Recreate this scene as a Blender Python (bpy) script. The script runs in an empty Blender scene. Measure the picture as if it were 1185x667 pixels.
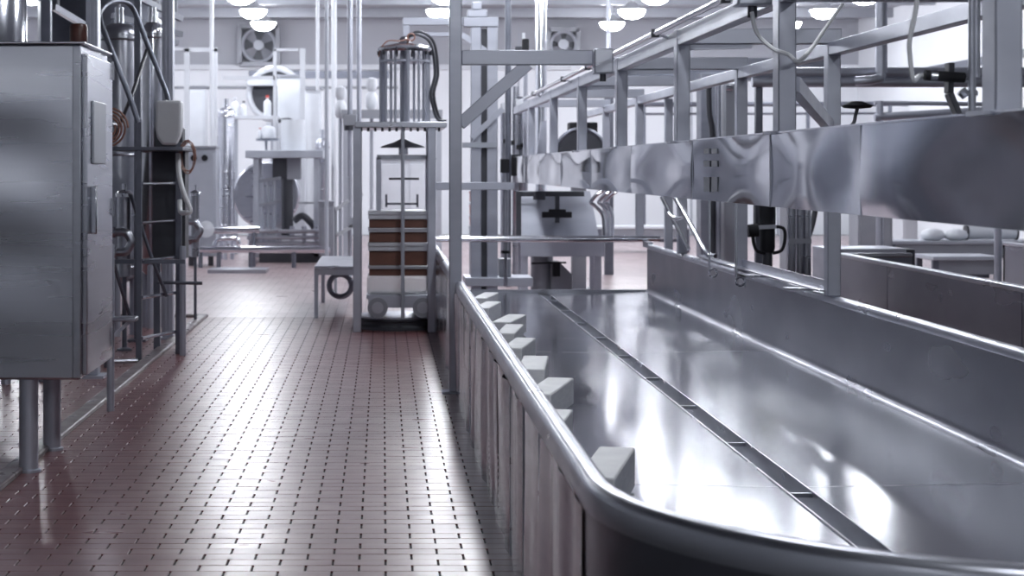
import bpy, math, random
from mathutils import Vector
random.seed(7)
SC = bpy.context.scene
COL = SC.collection
# ------------------------------------------------------------------ camera
# one-point perspective: vanishing point at pixel (443,196) of 1185x667, focal 2100 px, eye 1.52 m
VX, VY, F, H = 443.0, 196.0, 2100.0, 1.52
cam_d = bpy.data.cameras.new('camera'); cam = bpy.data.objects.new('camera', cam_d); COL.objects.link(cam)
cam.location = (0, 0, H); cam.rotation_euler = (math.pi/2, 0, 0)
cam_d.sensor_width = 36; cam_d.lens = F/1185*36
cam_d.shift_x = 0.5 - VX/1185; cam_d.shift_y = -(333.5 - VY)/1185
cam_d.clip_end = 200; cam_d.clip_start = 0.1
cam_d.dof.use_dof = True; cam_d.dof.focus_distance = 9.0; cam_d.dof.aperture_fstop = 4.5
SC.camera = cam
# ------------------------------------------------------------------ world, exposure
w = bpy.data.worlds.new('world'); SC.world = w; w.use_nodes = True
w.node_tree.nodes['Background'].inputs[0].default_value = (0.75, 0.8, 1, 1)
w.node_tree.nodes['Background'].inputs[1].default_value = 0.02
vs = SC.view_settings; vs.view_transform = 'Standard'; vs.look = 'None'; vs.gamma = 1; vs.use_curve_mapping = False
vs.exposure = 0.3
LAMP = 88.0                      # radiance of the bowl lamps
SC.cycles.use_denoising = True
SC.cycles.sample_clamp_indirect = 5; SC.cycles.sample_clamp_direct = 40
SC.cycles.max_bounces = 8; SC.cycles.glossy_bounces = 5; SC.cycles.diffuse_bounces = 3; SC.cycles.transparent_max_bounces = 12

# ------------------------------------------------------------------ materials
def M(name, col, rough=.5, metal=0., col2=None, scale=(4, 4, 4), rvar=0., bump=0., bscale=None, detail=2., trans=0., alpha=1., emit=0., spec=.5, coat=0., bdist=.01):
    m = bpy.data.materials.new(name); m.use_nodes = True
    nt = m.node_tree; b = nt.nodes['Principled BSDF']
    b.inputs['Base Color'].default_value = (*col, 1); b.inputs['Roughness'].default_value = rough
    b.inputs['Metallic'].default_value = metal; b.inputs['Transmission Weight'].default_value = trans
    b.inputs['Alpha'].default_value = alpha; b.inputs['Specular IOR Level'].default_value = spec
    b.inputs['Coat Weight'].default_value = coat; b.inputs['Coat Roughness'].default_value = .28
    if emit:
        b.inputs['Emission Color'].default_value = (*col, 1); b.inputs['Emission Strength'].default_value = emit
    if col2 or rvar or bump:
        g = nt.nodes.new('ShaderNodeNewGeometry')
        def noise(sc, det):
            mp = nt.nodes.new('ShaderNodeMapping'); mp.inputs['Scale'].default_value = sc
            nt.links.new(g.outputs['Position'], mp.inputs['Vector'])
            n = nt.nodes.new('ShaderNodeTexNoise'); n.inputs['Scale'].default_value = 1; n.inputs['Detail'].default_value = det
            nt.links.new(mp.outputs[0], n.inputs['Vector']); return n
        n = noise(scale, detail)
        if col2:
            mx = nt.nodes.new('ShaderNodeMix'); mx.data_type = 'RGBA'
            mx.inputs[6].default_value = (*col, 1); mx.inputs[7].default_value = (*col2, 1)
            rp = nt.nodes.new('ShaderNodeMapRange'); rp.inputs[1].default_value = .2; rp.inputs[2].default_value = .8
            nt.links.new(n.outputs['Fac'], rp.inputs[0]); nt.links.new(rp.outputs[0], mx.inputs[0]); nt.links.new(mx.outputs[2], b.inputs['Base Color'])
        if rvar:
            r2 = nt.nodes.new('ShaderNodeMapRange'); r2.inputs[1].default_value = .2; r2.inputs[2].default_value = .8
            r2.inputs[3].default_value = max(.02, rough-rvar); r2.inputs[4].default_value = rough+rvar
            nt.links.new(n.outputs['Fac'], r2.inputs[0]); nt.links.new(r2.outputs[0], b.inputs['Roughness'])
        if bump:
            n2 = noise(bscale or scale, 2.); bp = nt.nodes.new('ShaderNodeBump')
            bp.inputs['Strength'].default_value = bump; bp.inputs['Distance'].default_value = bdist
            nt.links.new(n2.outputs['Fac'], bp.inputs['Height']); nt.links.new(bp.outputs[0], b.inputs['Normal'])
    return m
STEEL = M('brushed_stainless', (.50, .51, .56), .32, 1, (.43, .44, .50), (3, 3, 14), .08)
CABST = M('cabinet_stainless', (.62, .63, .69), .28, 1, (.57, .58, .64), (.8, .8, 12), .03)
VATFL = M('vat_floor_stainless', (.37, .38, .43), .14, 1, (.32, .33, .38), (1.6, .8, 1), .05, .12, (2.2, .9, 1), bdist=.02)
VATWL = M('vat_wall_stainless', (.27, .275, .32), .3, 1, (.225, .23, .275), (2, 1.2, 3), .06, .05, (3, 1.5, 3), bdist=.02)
CLAD = M('vat_cladding_stainless', (.42, .41, .455), .2, 1, (.36, .35, .395), (3, 6, 25), .05, .12, (3, 6, .5), bdist=.01)
BEAMST = M('polished_trough_stainless', (.50, .51, .56), .075, 1, (.44, .45, .50), (2, 2, 5), .02)
FRAME = M('satin_frame_steel', (.49, .505, .58), .4, .6, (.43, .445, .52), (3, 3, 9), .06)
FRAMED = M('dark_frame_steel', (.19, .20, .24), .42, .8, (.15, .16, .2), (3, 3, 9), .06)
CHROME = M('polished_tube', (.68, .69, .74), .16, 1)
DARKM = M('dark_metal', (.07, .072, .085), .45, .6)
GREYM = M('grey_enamel', (.30, .31, .35), .45, .2, (.26, .27, .31))
PALEM = M('pale_enamel', (.42, .44, .50), .4, .1, (.37, .39, .45))
WHITE = M('white_enamel', (.64, .66, .71), .4, 0, (.58, .60, .65))
BLACK = M('black_rubber', (.016, .016, .02), .6, spec=.25)
WALLM = M('white_wall_panel', (.80, .82, .87), .6, 0, (.75, .77, .82), (.5, .5, .5))
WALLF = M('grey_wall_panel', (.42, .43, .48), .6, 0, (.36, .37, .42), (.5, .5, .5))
CEILM = M('grey_ceiling', (.34, .35, .39), .7, 0, (.30, .31, .35), (.6, .6, .6))
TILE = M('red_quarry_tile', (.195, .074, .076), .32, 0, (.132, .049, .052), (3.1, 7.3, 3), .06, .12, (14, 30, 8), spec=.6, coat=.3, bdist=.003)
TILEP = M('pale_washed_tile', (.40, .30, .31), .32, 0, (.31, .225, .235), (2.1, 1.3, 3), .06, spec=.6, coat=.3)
GROUT = M('dark_grout', (.045, .040, .045), .8, 0, (.03, .027, .03), (9, 9, 9))
KERBM = M('wet_concrete', (.20, .175, .185), .35, 0, (.12, .085, .09), (5, 5, 5), .15)
CURD = M('pale_curd', (.86, .86, .88), .5, 0, (.74, .74, .77), (9, 9, 60), 0, .4, (22, 22, 6))
BROWN = M('brown_block', (.16, .065, .045), .5, 0, (.11, .045, .032), (7, 7, 20))
FILM = M('clear_film', (.75, .76, .80), .2, 0, alpha=.45)
TRAYM = M('tray_grey', (.58, .59, .64), .35, .5)
AMBER = M('red_lens', (.085, .026, .02), .35, 0, (.05, .015, .012), (30, 30, 60))
HOSEO = M('orange_hose', (.30, .15, .115), .45)
HOSEW = M('white_hose', (.72, .73, .76), .4)
PLAST = M('white_plastic', (.66, .67, .70), .45, 0, (.58, .59, .63), (6, 6, 6))
REDP = M('red_plastic', (.45, .05, .04), .4)
GLOW = M('lamp_bowl', (.92, .955, 1.0), .5, emit=LAMP)
GLASSD = M('dark_glass', (.05, .055, .065), .12)

# ------------------------------------------------------------------ mesh helpers
def px(x, d): return (x-VX)*d/F            # pixel column -> metres at depth d
def pz(y, d): return H-(y-VY)*d/F          # pixel row -> height at depth d
def P(x, y, d): return Vector((px(x, d), d, pz(y, d)))
LOC = {}
class B:
    def __init__(s): s.v = []; s.f = []
    def add(s, vs_, fs):
        k = len(s.v); s.v += [tuple(a) for a in vs_]; s.f += [tuple(i+k for i in q) for q in fs]; return s
    def box(s, x0, x1, y0, y1, z0, z1):
        x0, x1 = min(x0, x1), max(x0, x1); y0, y1 = min(y0, y1), max(y0, y1); z0, z1 = min(z0, z1), max(z0, z1)
        return s.add([(x0,y0,z0),(x1,y0,z0),(x1,y1,z0),(x0,y1,z0),(x0,y0,z1),(x1,y0,z1),(x1,y1,z1),(x0,y1,z1)],
                     [(3,2,1,0),(4,5,6,7),(0,1,5,4),(1,2,6,5),(2,3,7,6),(3,0,4,7)])
    def bar(s, p, q, wd, ht):
        p, q = Vector(p), Vector(q); d = (q-p).normalized()
        up = Vector((0,0,1)) if abs(d.z) < .9 else Vector((0,1,0))
        a = d.cross(up).normalized()*wd/2; b = a.cross(d).normalized()*ht/2
        return s.add([p-a-b,p+a-b,p+a+b,p-a+b,q-a-b,q+a-b,q+a+b,q-a+b], [(0,1,2,3),(7,6,5,4),(4,5,1,0),(5,6,2,1),(6,7,3,2),(7,4,0,3)])
    def tube(s, pts, r, n=10, closed=False):
        pts = [Vector(p) for p in pts]; m = len(pts); k = len(s.v); prev = None
        rr = r if isinstance(r, (list, tuple)) else [r]*m
        for i, p in enumerate(pts):
            a = pts[(i-1) % m] if (closed or i) else p; c = pts[(i+1) % m] if (closed or i < m-1) else p
            t = (c-a).normalized()
            if prev is None:
                u = t.cross(Vector((0,0,1)) if abs(t.z) < .9 else Vector((1,0,0))).normalized()
            else:
                u = (prev - t*prev.dot(t)).normalized()
            prev = u; v_ = t.cross(u)
            for j in range(n):
                an = 2*math.pi*j/n; s.v.append(tuple(p+(u*math.cos(an)+v_*math.sin(an))*rr[i]))
        for i in range(m if closed else m-1):
            for j in range(n):
                s.f.append((k+i*n+j, k+i*n+(j+1)%n, k+((i+1)%m)*n+(j+1)%n, k+((i+1)%m)*n+j))
        if not closed:
            s.f.append(tuple(k+j for j in reversed(range(n)))); s.f.append(tuple(k+(m-1)*n+j for j in range(n)))
        return s
    def cyl(s, p, q, r, n=20): return s.tube([p, q], r, n)
    def cone(s, p, q, r0, r1, n=20): return s.tube([p, q], [r0, r1], n)
    def lathe(s, c, prof, n=24, axis='z'):
        k = len(s.v); c = Vector(c); m = len(prof)
        for r, z in prof:
            for j in range(n):
                a = 2*math.pi*j/n; u, v_ = max(r, 1e-4)*math.cos(a), max(r, 1e-4)*math.sin(a)
                s.v.append(tuple(c+Vector((u, v_, z) if axis == 'z' else (u, -z, v_) if axis == 'y' else (z, u, v_))))
        for i in range(m-1):
            for j in range(n): s.f.append((k+i*n+j, k+i*n+(j+1)%n, k+(i+1)*n+(j+1)%n, k+(i+1)*n+j))
        s.f.append(tuple(k+j for j in reversed(range(n)))); s.f.append(tuple(k+(m-1)*n+j for j in range(n)))
        return s
    def ring(s, c, R, r, axis='y', n=28, m=8):
        c = Vector(c); pts = []
        for j in range(n):
            a = 2*math.pi*j/n; u, v_ = R*math.cos(a), R*math.sin(a)
            pts.append(c+Vector((u,0,v_) if axis == 'y' else (u,v_,0) if axis == 'z' else (0,u,v_)))
        return s.tube(pts, r, m, True)
    def prism(s, base, off):
        n = len(base); off = Vector(off); base = [Vector(b) for b in base]
        return s.add(base+[b+off for b in base], [tuple(reversed(range(n))), tuple(range(n, 2*n))]+[(i, (i+1)%n, n+(i+1)%n, n+i) for i in range(n)])
    def build(s, name, mat, parent=None, bev=0., ang=35, bseg=2):
        me = bpy.data.meshes.new(name)
        if parent is not None: o0 = LOC[parent.name]
        else:
            xs, ys, zs = zip(*s.v); o0 = Vector(((min(xs)+max(xs))/2, (min(ys)+max(ys))/2, min(zs)))
        me.from_pydata([tuple(Vector(v)-o0) for v in s.v], [], s.f)
        me.validate(); me.materials.append(mat)
        import bmesh
        bm = bmesh.new(); bm.from_mesh(me); bmesh.ops.recalc_face_normals(bm, faces=bm.faces); bm.to_mesh(me); bm.free()
        for p in me.polygons: p.use_smooth = True
        me.set_sharp_from_angle(angle=math.radians(ang))
        o = bpy.data.objects.new(name, me); COL.objects.link(o)
        if parent is not None: o.parent = parent
        else: o.location = o0
        LOC[o.name] = o0
        if bev:
            b = o.modifiers.new('bevel', 'BEVEL'); b.width = bev; b.segments = bseg; b.limit_method = 'ANGLE'; b.harden_normals = False
        return o
def crv(pts, k=6):
    pts = [Vector(p) for p in pts]; out = []
    for i in range(len(pts)-1):
        p0, p1, p2, p3 = pts[max(i-1,0)], pts[i], pts[i+1], pts[min(i+2,len(pts)-1)]
        for j in range(k):
            t = j/k; out.append(.5*((2*p1)+(p2-p0)*t+(2*p0-5*p1+4*p2-p3)*t*t+(3*p1-p0-3*p2+p3)*t**3))
    return out+[pts[-1]]
def tag(o, label, cat, group=None, kind=None):
    if label: o['label'] = label
    if cat: o['category'] = cat
    if group: o['group'] = group
    if kind: o['kind'] = kind
    return o
def T(name, label, cat, loc, group=None):
    o = bpy.data.objects.new(name, None); COL.objects.link(o); o.location = loc; o.empty_display_size = .1
    LOC[o.name] = Vector(loc); return tag(o, label, cat, group)
def struct(o, label=None, cat=None):
    o['kind'] = 'structure'
    return tag(o, label, cat)

# ================================================================== SETTING
XW0, XW1, YB, YF, ZC = -9.0, 11.0, 42.0, -9.0, 5.0
fl = struct(B().box(XW0, XW1, YF, YB, -.2, -.007).build('floor', GROUT), 'red quarry tile floor with dark open joints', 'floor')
wb = struct(B().box(XW0, XW1, YB, YB+.2, 0, ZC).build('wall_back', WALLM), 'white panelled wall at the far end of the hall', 'wall')
wl = struct(B().box(XW0-.2, XW0, YF, YB, 0, ZC).build('wall_left', WALLM), 'white wall behind the tanks on the left', 'wall')
wr = struct(B().box(XW1, XW1+.2, YF, YB, 0, ZC).build('wall_right', WALLM), 'white wall far beyond the vats on the right', 'wall')
wf = struct(B().box(XW0, XW1, YF-.2, YF, 0, ZC).build('wall_front', WALLF), 'grey wall behind the viewer', 'wall')
ce = struct(B().box(XW0, XW1, YF, YB, ZC, ZC+.2).build('ceiling', CEILM), 'grey ceiling with dark cross joists', 'ceiling')
for y in [-6+3*i for i in range(16)]:
    B().box(XW0, XW1, y+.1, y+.28, ZC-.2, ZC).build('joist', GREYM, ce)
# wall details
B().box(XW0, XW1, YB-.015, YB, pz(75,42), ZC).build('upper_grey_band', WALLF, wb)  # grey band across the upper part of the back wall
B().box(px(200,42), px(660,42), YB-.12, YB, pz(81,42), pz(75,42)).build('ledge', WHITE, wb)
B().box(px(288,42), px(450,42), YB-.03, YB, pz(91,42), pz(82,42)).build('dark_band', FRAMED, wb)
B().box(px(200,42), px(460,42), YB-.05, YB, pz(103,42), pz(100,42)).build('rail', GREYM, wb)
B().box(XW1-.05, XW1, 26, YB, 3.44, 3.58).build('rail', FRAMED, wr)
for x in (600, 700, 800, 900, 1020):
    B().box(px(x,42)-.02, px(x,42)+.02, YB-.02, YB, 0, ZC-.2).build('panel_joint', PALEM, wb)

# ---- floor tiles (running bond, long side across the aisle)
TL, TW, J = .2032, .1016, .0085
def tile_mesh():
    b = B(); x, y = TL/2-J/2, TW/2-.0006; c = .0016
    b.add([(-x,-y,-.007),(x,-y,-.007),(x,y,-.007),(-x,y,-.007),(-x,-y,-c),(x,-y,-c),(x,y,-c),(-x,y,-c),(-x+c,-y+c,0),(x-c,-y+c,0),(x-c,y-c,0),(-x+c,y-c,0)],
          [(0,1,5,4),(1,2,6,5),(2,3,7,6),(3,0,4,7),(4,5,9,8),(5,6,10,9),(6,7,11,10),(7,4,8,11),(8,9,10,11)])
    return b
tb = tile_mesh()
tme = bpy.data.meshes.new('tile'); tme.from_pydata(tb.v, [], tb.f); tme.materials.append(TILE)
near = 0; sv, sf, fv = [], [], []
r0 = int(6.55/TW)
rng = random.Random(3)
for r in range(r0, int(41.8/TW)):
    yc = r*TW; xl = max(XW0+.2, px(-25, yc)-.2); xr = min(px(1210, yc), XW1-.2)
    if yc < 20: xr = min(xr, 6.4)
    c0 = int(xl/TL)-1; c1 = int(xr/TL)+1
    for c in range(c0, c1):
        xc = .0107+c*TL+(TL/2 if r % 2 else 0)
        if xc < XW0+.15 or xc > XW1-.15: continue
        if .58 < xc < 2.66 and 4.6 < yc < 18.2: continue
        dz = rng.uniform(-.0005, .0004); tx = rng.uniform(-.0016, .0016); ty = rng.uniform(-.0016, .0016)
        if near < 300 and xc < .52:
            o = bpy.data.objects.new('tile', tme); COL.objects.link(o); o.parent = fl
            o.location = Vector((xc, yc, dz)) - LOC[fl.name]; o.rotation_euler = (tx*2, ty*1.5, 0); near += 1
        else:
            k = len(sv)
            if yc < 15:
                sv += [(xc+a, yc+b_, z+dz+b_*tx+a*ty) for a, b_, z in tb.v]; sf += [tuple(i+k for i in q) for q in tb.f]
            else:
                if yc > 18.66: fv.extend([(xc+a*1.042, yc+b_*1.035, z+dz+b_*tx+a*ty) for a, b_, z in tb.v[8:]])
                else: sv += [(xc+a, yc+b_, z+dz+b_*tx+a*ty) for a, b_, z in tb.v[8:]]; sf += [(k, k+1, k+2, k+3)]
me = bpy.data.meshes.new('tile_field'); me.from_pydata([tuple(Vector(v)-LOC[fl.name]) for v in sv], [], sf); me.materials.append(TILE)
o = bpy.data.objects.new('tile_field', me); COL.objects.link(o); o.parent = fl; o['kind'] = 'stuff'
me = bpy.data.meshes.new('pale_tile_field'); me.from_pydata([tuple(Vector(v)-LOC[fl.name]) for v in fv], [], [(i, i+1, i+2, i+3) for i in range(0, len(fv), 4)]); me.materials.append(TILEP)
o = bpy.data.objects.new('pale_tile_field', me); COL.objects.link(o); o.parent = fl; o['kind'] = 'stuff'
# kerb along the left machines
kb = struct(B().box(-1.90, -1.80, 8.2, 18.6, -.007, .03).box(-6, -1.80, 18.6, 18.7, -.007, .03).build('trim_1', KERBM, bev=.012), 'low wet concrete kerb along the left machines', 'kerb')

# ================================================================== LAMPS
def lamp_proto():
    t = T('ceiling_lamp', '', 'lamp', (0, 0, 4.42))
    B().lathe((0,0,4.42), [(.02,0),(.13,.02),(.215,.07),(.255,.14),(.26,.17)], 12).build('bowl', GLOW, t, ang=80)
    B().lathe((0,0,4.59), [(.275,0),(.275,.02),(.2,.05),(.1,.12),(.06,.16),(.06,.2)], 16).build('reflector', WHITE, t)
    B().cyl((0,0,4.79), (0,0,5.0), .02, 8).build('stem', WHITE, t)
    return t
proto = lamp_proto()
used = [False]
def place_lamp(x, y, label, group='bowl lamps under the ceiling'):
    if not used[0]: r = proto; used[0] = True
    else:
        r = proto.copy(); COL.objects.link(r)
        for ch in proto.children:
            c = ch.copy(); COL.objects.link(c); c.parent = r
    r.location = (x, y, 4.42); tag(r, label, 'lamp', group)
seen = {(-2.5,38):'glowing bowl lamp directly above the wall fan on the left',
        (-2.5,35):'glowing bowl lamp just above the lamp over the left wall fan',
        (-2.5,32):'lamp cut by the top edge at left, nearest of the left row',
        (1.1,35):'glowing bowl lamp beside the tall gantry post, above the press tower arm',
        (4.8,38):'lowest of three bowl lamps right of the shiny ceiling pipe',
        (4.8,35):'middle of three bowl lamps right of the shiny ceiling pipe',
        (4.8,32):'uppermost of three bowl lamps right of the shiny ceiling pipe',
        (8.5,35):'bowl lamp seen between gantry posts under the white cable',
        (8.5,32):'rightmost bowl lamp at the very top of the picture'}
LY = {-6.2: range(26, 40), -2.5: range(29, 40), 1.1: (2, 8, 14, 17, 20, 23, 26, 29, 32, 35, 38), 4.8: range(20, 40), 8.5: range(32, 40)}
for x in (-6.2, -2.5, 1.1, 4.8, 8.5):
    for y in range(-7, 40, 3):
        if y not in LY[x] and (x, y) not in ((4.8,-4), (4.8,-1), (-2.5,-7), (-6.2,-4)): continue  # unseen lamps added behind the camera to light cabinet and frame fronts
        l = seen.get((x, y))
        if l: place_lamp(x, y, l)
        elif x == 1.1 and y == 38: continue
        elif x == 8.5 and y == 38: place_lamp(x, y, 'unseen added bowl lamp far behind the bright gantry post')  # unseen lamp added to brighten the far wall on the right
        elif x == -6.2 and y > 30: place_lamp(x, y, 'bowl lamp hanging above the tanks, hidden at far left')
        else: place_lamp(x, y, 'unseen bowl lamp hanging nearer than the lamps in view', 'bowl lamps nearer than the view')

# wall fans
def fan(x0, x1, y0, y1, label):
    d = YB-.06; cx, cz = (px(x0,d)+px(x1,d))/2, (pz(y0,d)+pz(y1,d))/2; h = (px(x1,d)-px(x0,d))/2
    t = T('wall_fan', label, 'fan', (cx, YB-.3, cz-h))
    B().box(cx-h, cx+h, YB-.06, YB, cz-h, cz+h).build('backing', DARKM, t)
    b = B()
    for s in (-1, 1): b.box(cx+s*h-.05, cx+s*h+.05, YB-.3, YB, cz-h, cz+h).box(cx-h, cx+h, YB-.3, YB, cz+s*h-.05, cz+s*h+.05)
    b.build('housing', GREYM, t)
    B().ring((cx, YB-.25, cz), h*.86, .04).build('guard_ring', PALEM, t)
    B().cyl((cx, YB-.3, cz), (cx, YB-.08, cz), .12, 14).build('hub', PALEM, t)
    for k in range(4):
        a = math.pi/4+k*math.pi/2; ca, sa = math.cos(a), math.sin(a); pr = Vector((-sa, 0, ca))
        c = Vector((cx, YB-.18, cz)); e = c+Vector((ca,0,sa))*h*.8; m_ = c+Vector((ca,0,sa))*.1
        B().add([m_-pr*.05+Vector((0,-.03,0)), e-pr*.17+Vector((0,-.05,0)), e+pr*.12+Vector((0,.05,0)), m_+pr*.05+Vector((0,.03,0))], [(0,1,2,3)]).build('blade', GREYM, t)
fan(278, 322, 32, 74, 'square wall fan high on the far wall, left of the press tower')
fan(634, 668, 38, 66, 'square wall fan high on the far wall, right of the shiny pipe')

# ================================================================== CHEESE VAT
VL, VR, VC, VE = .50, 2.74, 4.5, 18.4; VXC = (VL+VR)/2; VRAD = (VR-VL)/2
ZR, ZF = .76, .27
def vpath(t, n=40, far=VE):
    pts = [(VL+t, far - (far-VC)*i/24) for i in range(24)]
    for i in range(n+1):
        a = math.pi+math.pi*i/n; pts.append((VXC+(VRAD-t)*math.cos(a), VC+(VRAD-t)*math.sin(a)))
    pts += [(VR-t, VC+(far-VC)*i/24) for i in range(1, 25)]
    return pts
def sweep(prof, closed=True):
    b = B(); n = len(prof); paths = [vpath(t) for t, z in prof]; m = len(paths[0])
    for i in range(m):
        for k in range(n): b.v.append((paths[k][i][0], paths[k][i][1], prof[k][1]))
    for i in range(m-1):
        for k in range(n if closed else n-1): b.f.append((i*n+k, i*n+(k+1)%n, (i+1)*n+(k+1)%n, (i+1)*n+k))
    if closed: b.f.append(tuple(range(n))); b.f.append(tuple((m-1)*n+k for k in reversed(range(n))))
    return b
vat = T('cheese_vat', 'long stainless open vat with rounded near end and central drain', 'vat', (VXC, 11, 0))
sweep([(-.006,.685),(-.006,.735),(.0,.752),(.014,.76),(.04,.76),(.052,.752),(.056,.738),(.056,.715),(.03,.685)]).build('rim', STEEL, vat, ang=50)
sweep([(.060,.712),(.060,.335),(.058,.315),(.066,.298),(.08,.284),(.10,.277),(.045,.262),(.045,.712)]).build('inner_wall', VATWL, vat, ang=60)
# outer curved end
b = B(); n = 40
for i in range(n+1):
    a = math.pi+math.pi*i/n
    for z in (0, .685): b.v.append((VXC+VRAD*math.cos(a), VC+VRAD*math.sin(a), z))
for i in range(n): b.f.append((2*i, 2*i+2, 2*i+3, 2*i+1))
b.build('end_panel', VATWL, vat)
# side cladding: slightly bulged sheets
pw = .66; k = 0; y = VC
while y < VE-.05:
    y1 = min(y+pw, VE)
    for side in (0, 1):
        b = B(); N = 16; amp = random.uniform(.010, .022)*(1 if k % 3 else -.5)
        for i in range(N+1):
            u = i/N; yy = y+.004+(y1-y-.008)*u
            dx = .007*math.sin(2*math.pi*yy/.55)+.0045*math.sin(2*math.pi*yy/.33+1)+.004
            for j in range(4):
                z = .685*j/3
                x_ = VL-dx*(1+.45*math.sin(j*1.1+k)) if side == 0 else VR+dx
                b.v.append((x_, yy, z))
        for i in range(N):
            for j in range(3): b.f.append((i*4+j, i*4+j+1, i*4+4+j+1, i*4+4+j))
        b.build('side_panel', CLAD, vat, ang=60)
    if k: B().box(VL-.001, VL+.02, y-.006, y+.006, 0, .685).build('panel_joint', STEEL, vat)
    y = y1; k += 1
# floor plates either side of the drain
def vfloor(side):
    b = B(); ys = [VC-VRAD+.1+(VRAD-.1)*(i/16)**2 for i in range(1, 17)]+[VC+(VE-VC)*i/20 for i in range(1, 21)]
    for yy in ys:
        if yy < VC: hw = math.sqrt(max(0.02, (VRAD-.085)**2-(VC-yy)**2))
        else: hw = VRAD-.085
        xi = .05; a = min(hw, hw); a = max(a, xi+.01)
        for k_ in range(4):
            u = k_/3; x_ = xi+(a-xi)*u
            b.v.append((VXC+side*x_, yy, .262+.018*(x_/(VRAD-.085))))
    for i in range(len(ys)-1):
        for k_ in range(3): b.f.append((i*4+k_, i*4+k_+1, i*4+4+k_+1, i*4+4+k_))
    return b
vfloor(-1).build('floor_plate', VATFL, vat, ang=60); vfloor(1).build('floor_plate', VATFL, vat, ang=60)
y0 = VC-VRAD+.12
B().box(VXC-.053, VXC-.047, y0, VE-.4, .15, .268).box(VXC+.047, VXC+.053, y0, VE-.4, .15, .268).box(VXC-.05, VXC+.05, y0, VE-.4, .145, .15).box(VXC-.05, VXC+.05, VE-.405, VE-.4, .15, .262).build('drain_trough', STEEL, vat)
for i in range(11): B().box(VXC-.05, VXC+.05, 4.44+1.3*i, 4.455+1.3*i, .245, .262).build('drain_bar', STEEL, vat)
for yy in (7.17, 12.4):
    for s_ in (-1, 1): B().prism([(VXC+s_*.056, yy, .2600), (VXC+s_*1.02, yy, .2775), (VXC+s_*1.02, yy, .2802), (VXC+s_*.056, yy, .2640)], (0, .006, 0)).build('floor_seam', STEEL, vat)
for yy in (9.9, 12.5, 15.2): B().box(VR-.058, VR-.05, yy, yy+.007, .30, .72).build('wall_seam', STEEL, vat)
B().box(VL+.05, VR-.05, VE-.02, VE, .0, .30).build('end_lip', STEEL, vat)
B().cyl((VL-.04, VE+.35, .80), (VR+.12, VE+.35, .80), .034, 14).build('end_rail', CHROME, vat)
B().box(VL+.0, VL+.05, VE, VE+.37, .72, .76).box(VR-.05, VR, VE, VE+.37, .72, .78).build('rail_bracket', STEEL, vat)

# curd blocks against the left wall: far-right top corner pixel -> place on vat floor
blk = [(735,518,567),(663,474,512),(664,437.5,470),(635,412,441),(620,391,417),(606,375.5,398),(609,364,386),(580,349,368),(577,338.5,356)]
ords = ['nearest to the rounded end', 'second from the rounded end', 'third from the rounded end', 'fourth from the rounded end', 'fifth from the rounded end',
        'sixth from the rounded end', 'seventh from the rounded end', 'eighth from the rounded end, small and far', 'last one at the far end']
def make_block(i, xr, yt, yb):
    d = F*(H-.275)/(yb-VY); X = px(xr, d); zt = pz(yt, d); ht = min(max(zt-.285, .10), .18)
    ang = (.235, .2, .26, .12, .2, .16, .24, .2, .2)[i]; L = .72; Wd = (.14, .15, .14, .15, .13, .13, .14, .13, .13)[i]
    u = Vector((-math.sin(ang), -math.cos(ang), 0)); v_ = Vector((-math.cos(ang), math.sin(ang), 0))
    c = Vector((X, d, .285)); # far-right bottom
    # shorten so the near end stays clear of the wall
    while L > .2 and min((c+u*L).x, (c+u*L+v_*Wd).x) < VL+.075: L -= .02
    while (c+v_*Wd).x < VL+.08: c.x += .01
    b = B(); N = 3; rr = random.Random(i)
    b.prism([c, c+u*L, c+u*L+v_*Wd, c+v_*Wd], (0, 0, ht))
    o = b.build('curd_block', CURD, None, bev=.008)
    tag(o, 'pale curd block leaning along the vat wall, '+ords[i], 'curd block', 'curd blocks along the left vat wall')
for i, q in enumerate(blk): make_block(i, *q)

# ================================================================== OVERHEAD GANTRY
X1, X2, ZT = 1.79, 2.70, 2.36
PD = [5.2, 8.05, 10.83, 13.6, 16.3, 19.0, 21.85]
ga = T('overhead_gantry', 'grey steel gantry with polished trough beam above the vat', 'gantry', (X2, 11, ZR))
for d in PD:
    B().box(X1-.035, X1+.045, d, d+.12, 1.66, ZT).build('hanger_post', FRAME, ga, bev=.006)
    B().box(X1-.075, X1+.085, d-.02, d+.14, 1.675, 1.69).build('foot_plate', FRAME, ga)
    if d > 9: B().box(X2-.045, X2+.035, d, d+.1, ZR, ZT-.08).build('post', FRAME, ga, bev=.006)
    B().box(X1+.045, X2+.04, d, d+.10, ZT-.09, ZT).build('cross_beam', FRAME, ga, bev=.005)
PE = [2.6]+PD+[24.4]
for i in range(len(PE)-1):
    a, c = PE[i]+.12, PE[i+1]
    B().box(X1-.03, X1+.04, a, c, ZT-.10, ZT-.005).build('inner_rail', FRAME, ga, bev=.005)
B().box(X2-.04, X2+.035, 3, 24.4, ZT-.16, ZT-.08).build('outer_rail', FRAME, ga, bev=.005)
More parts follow.
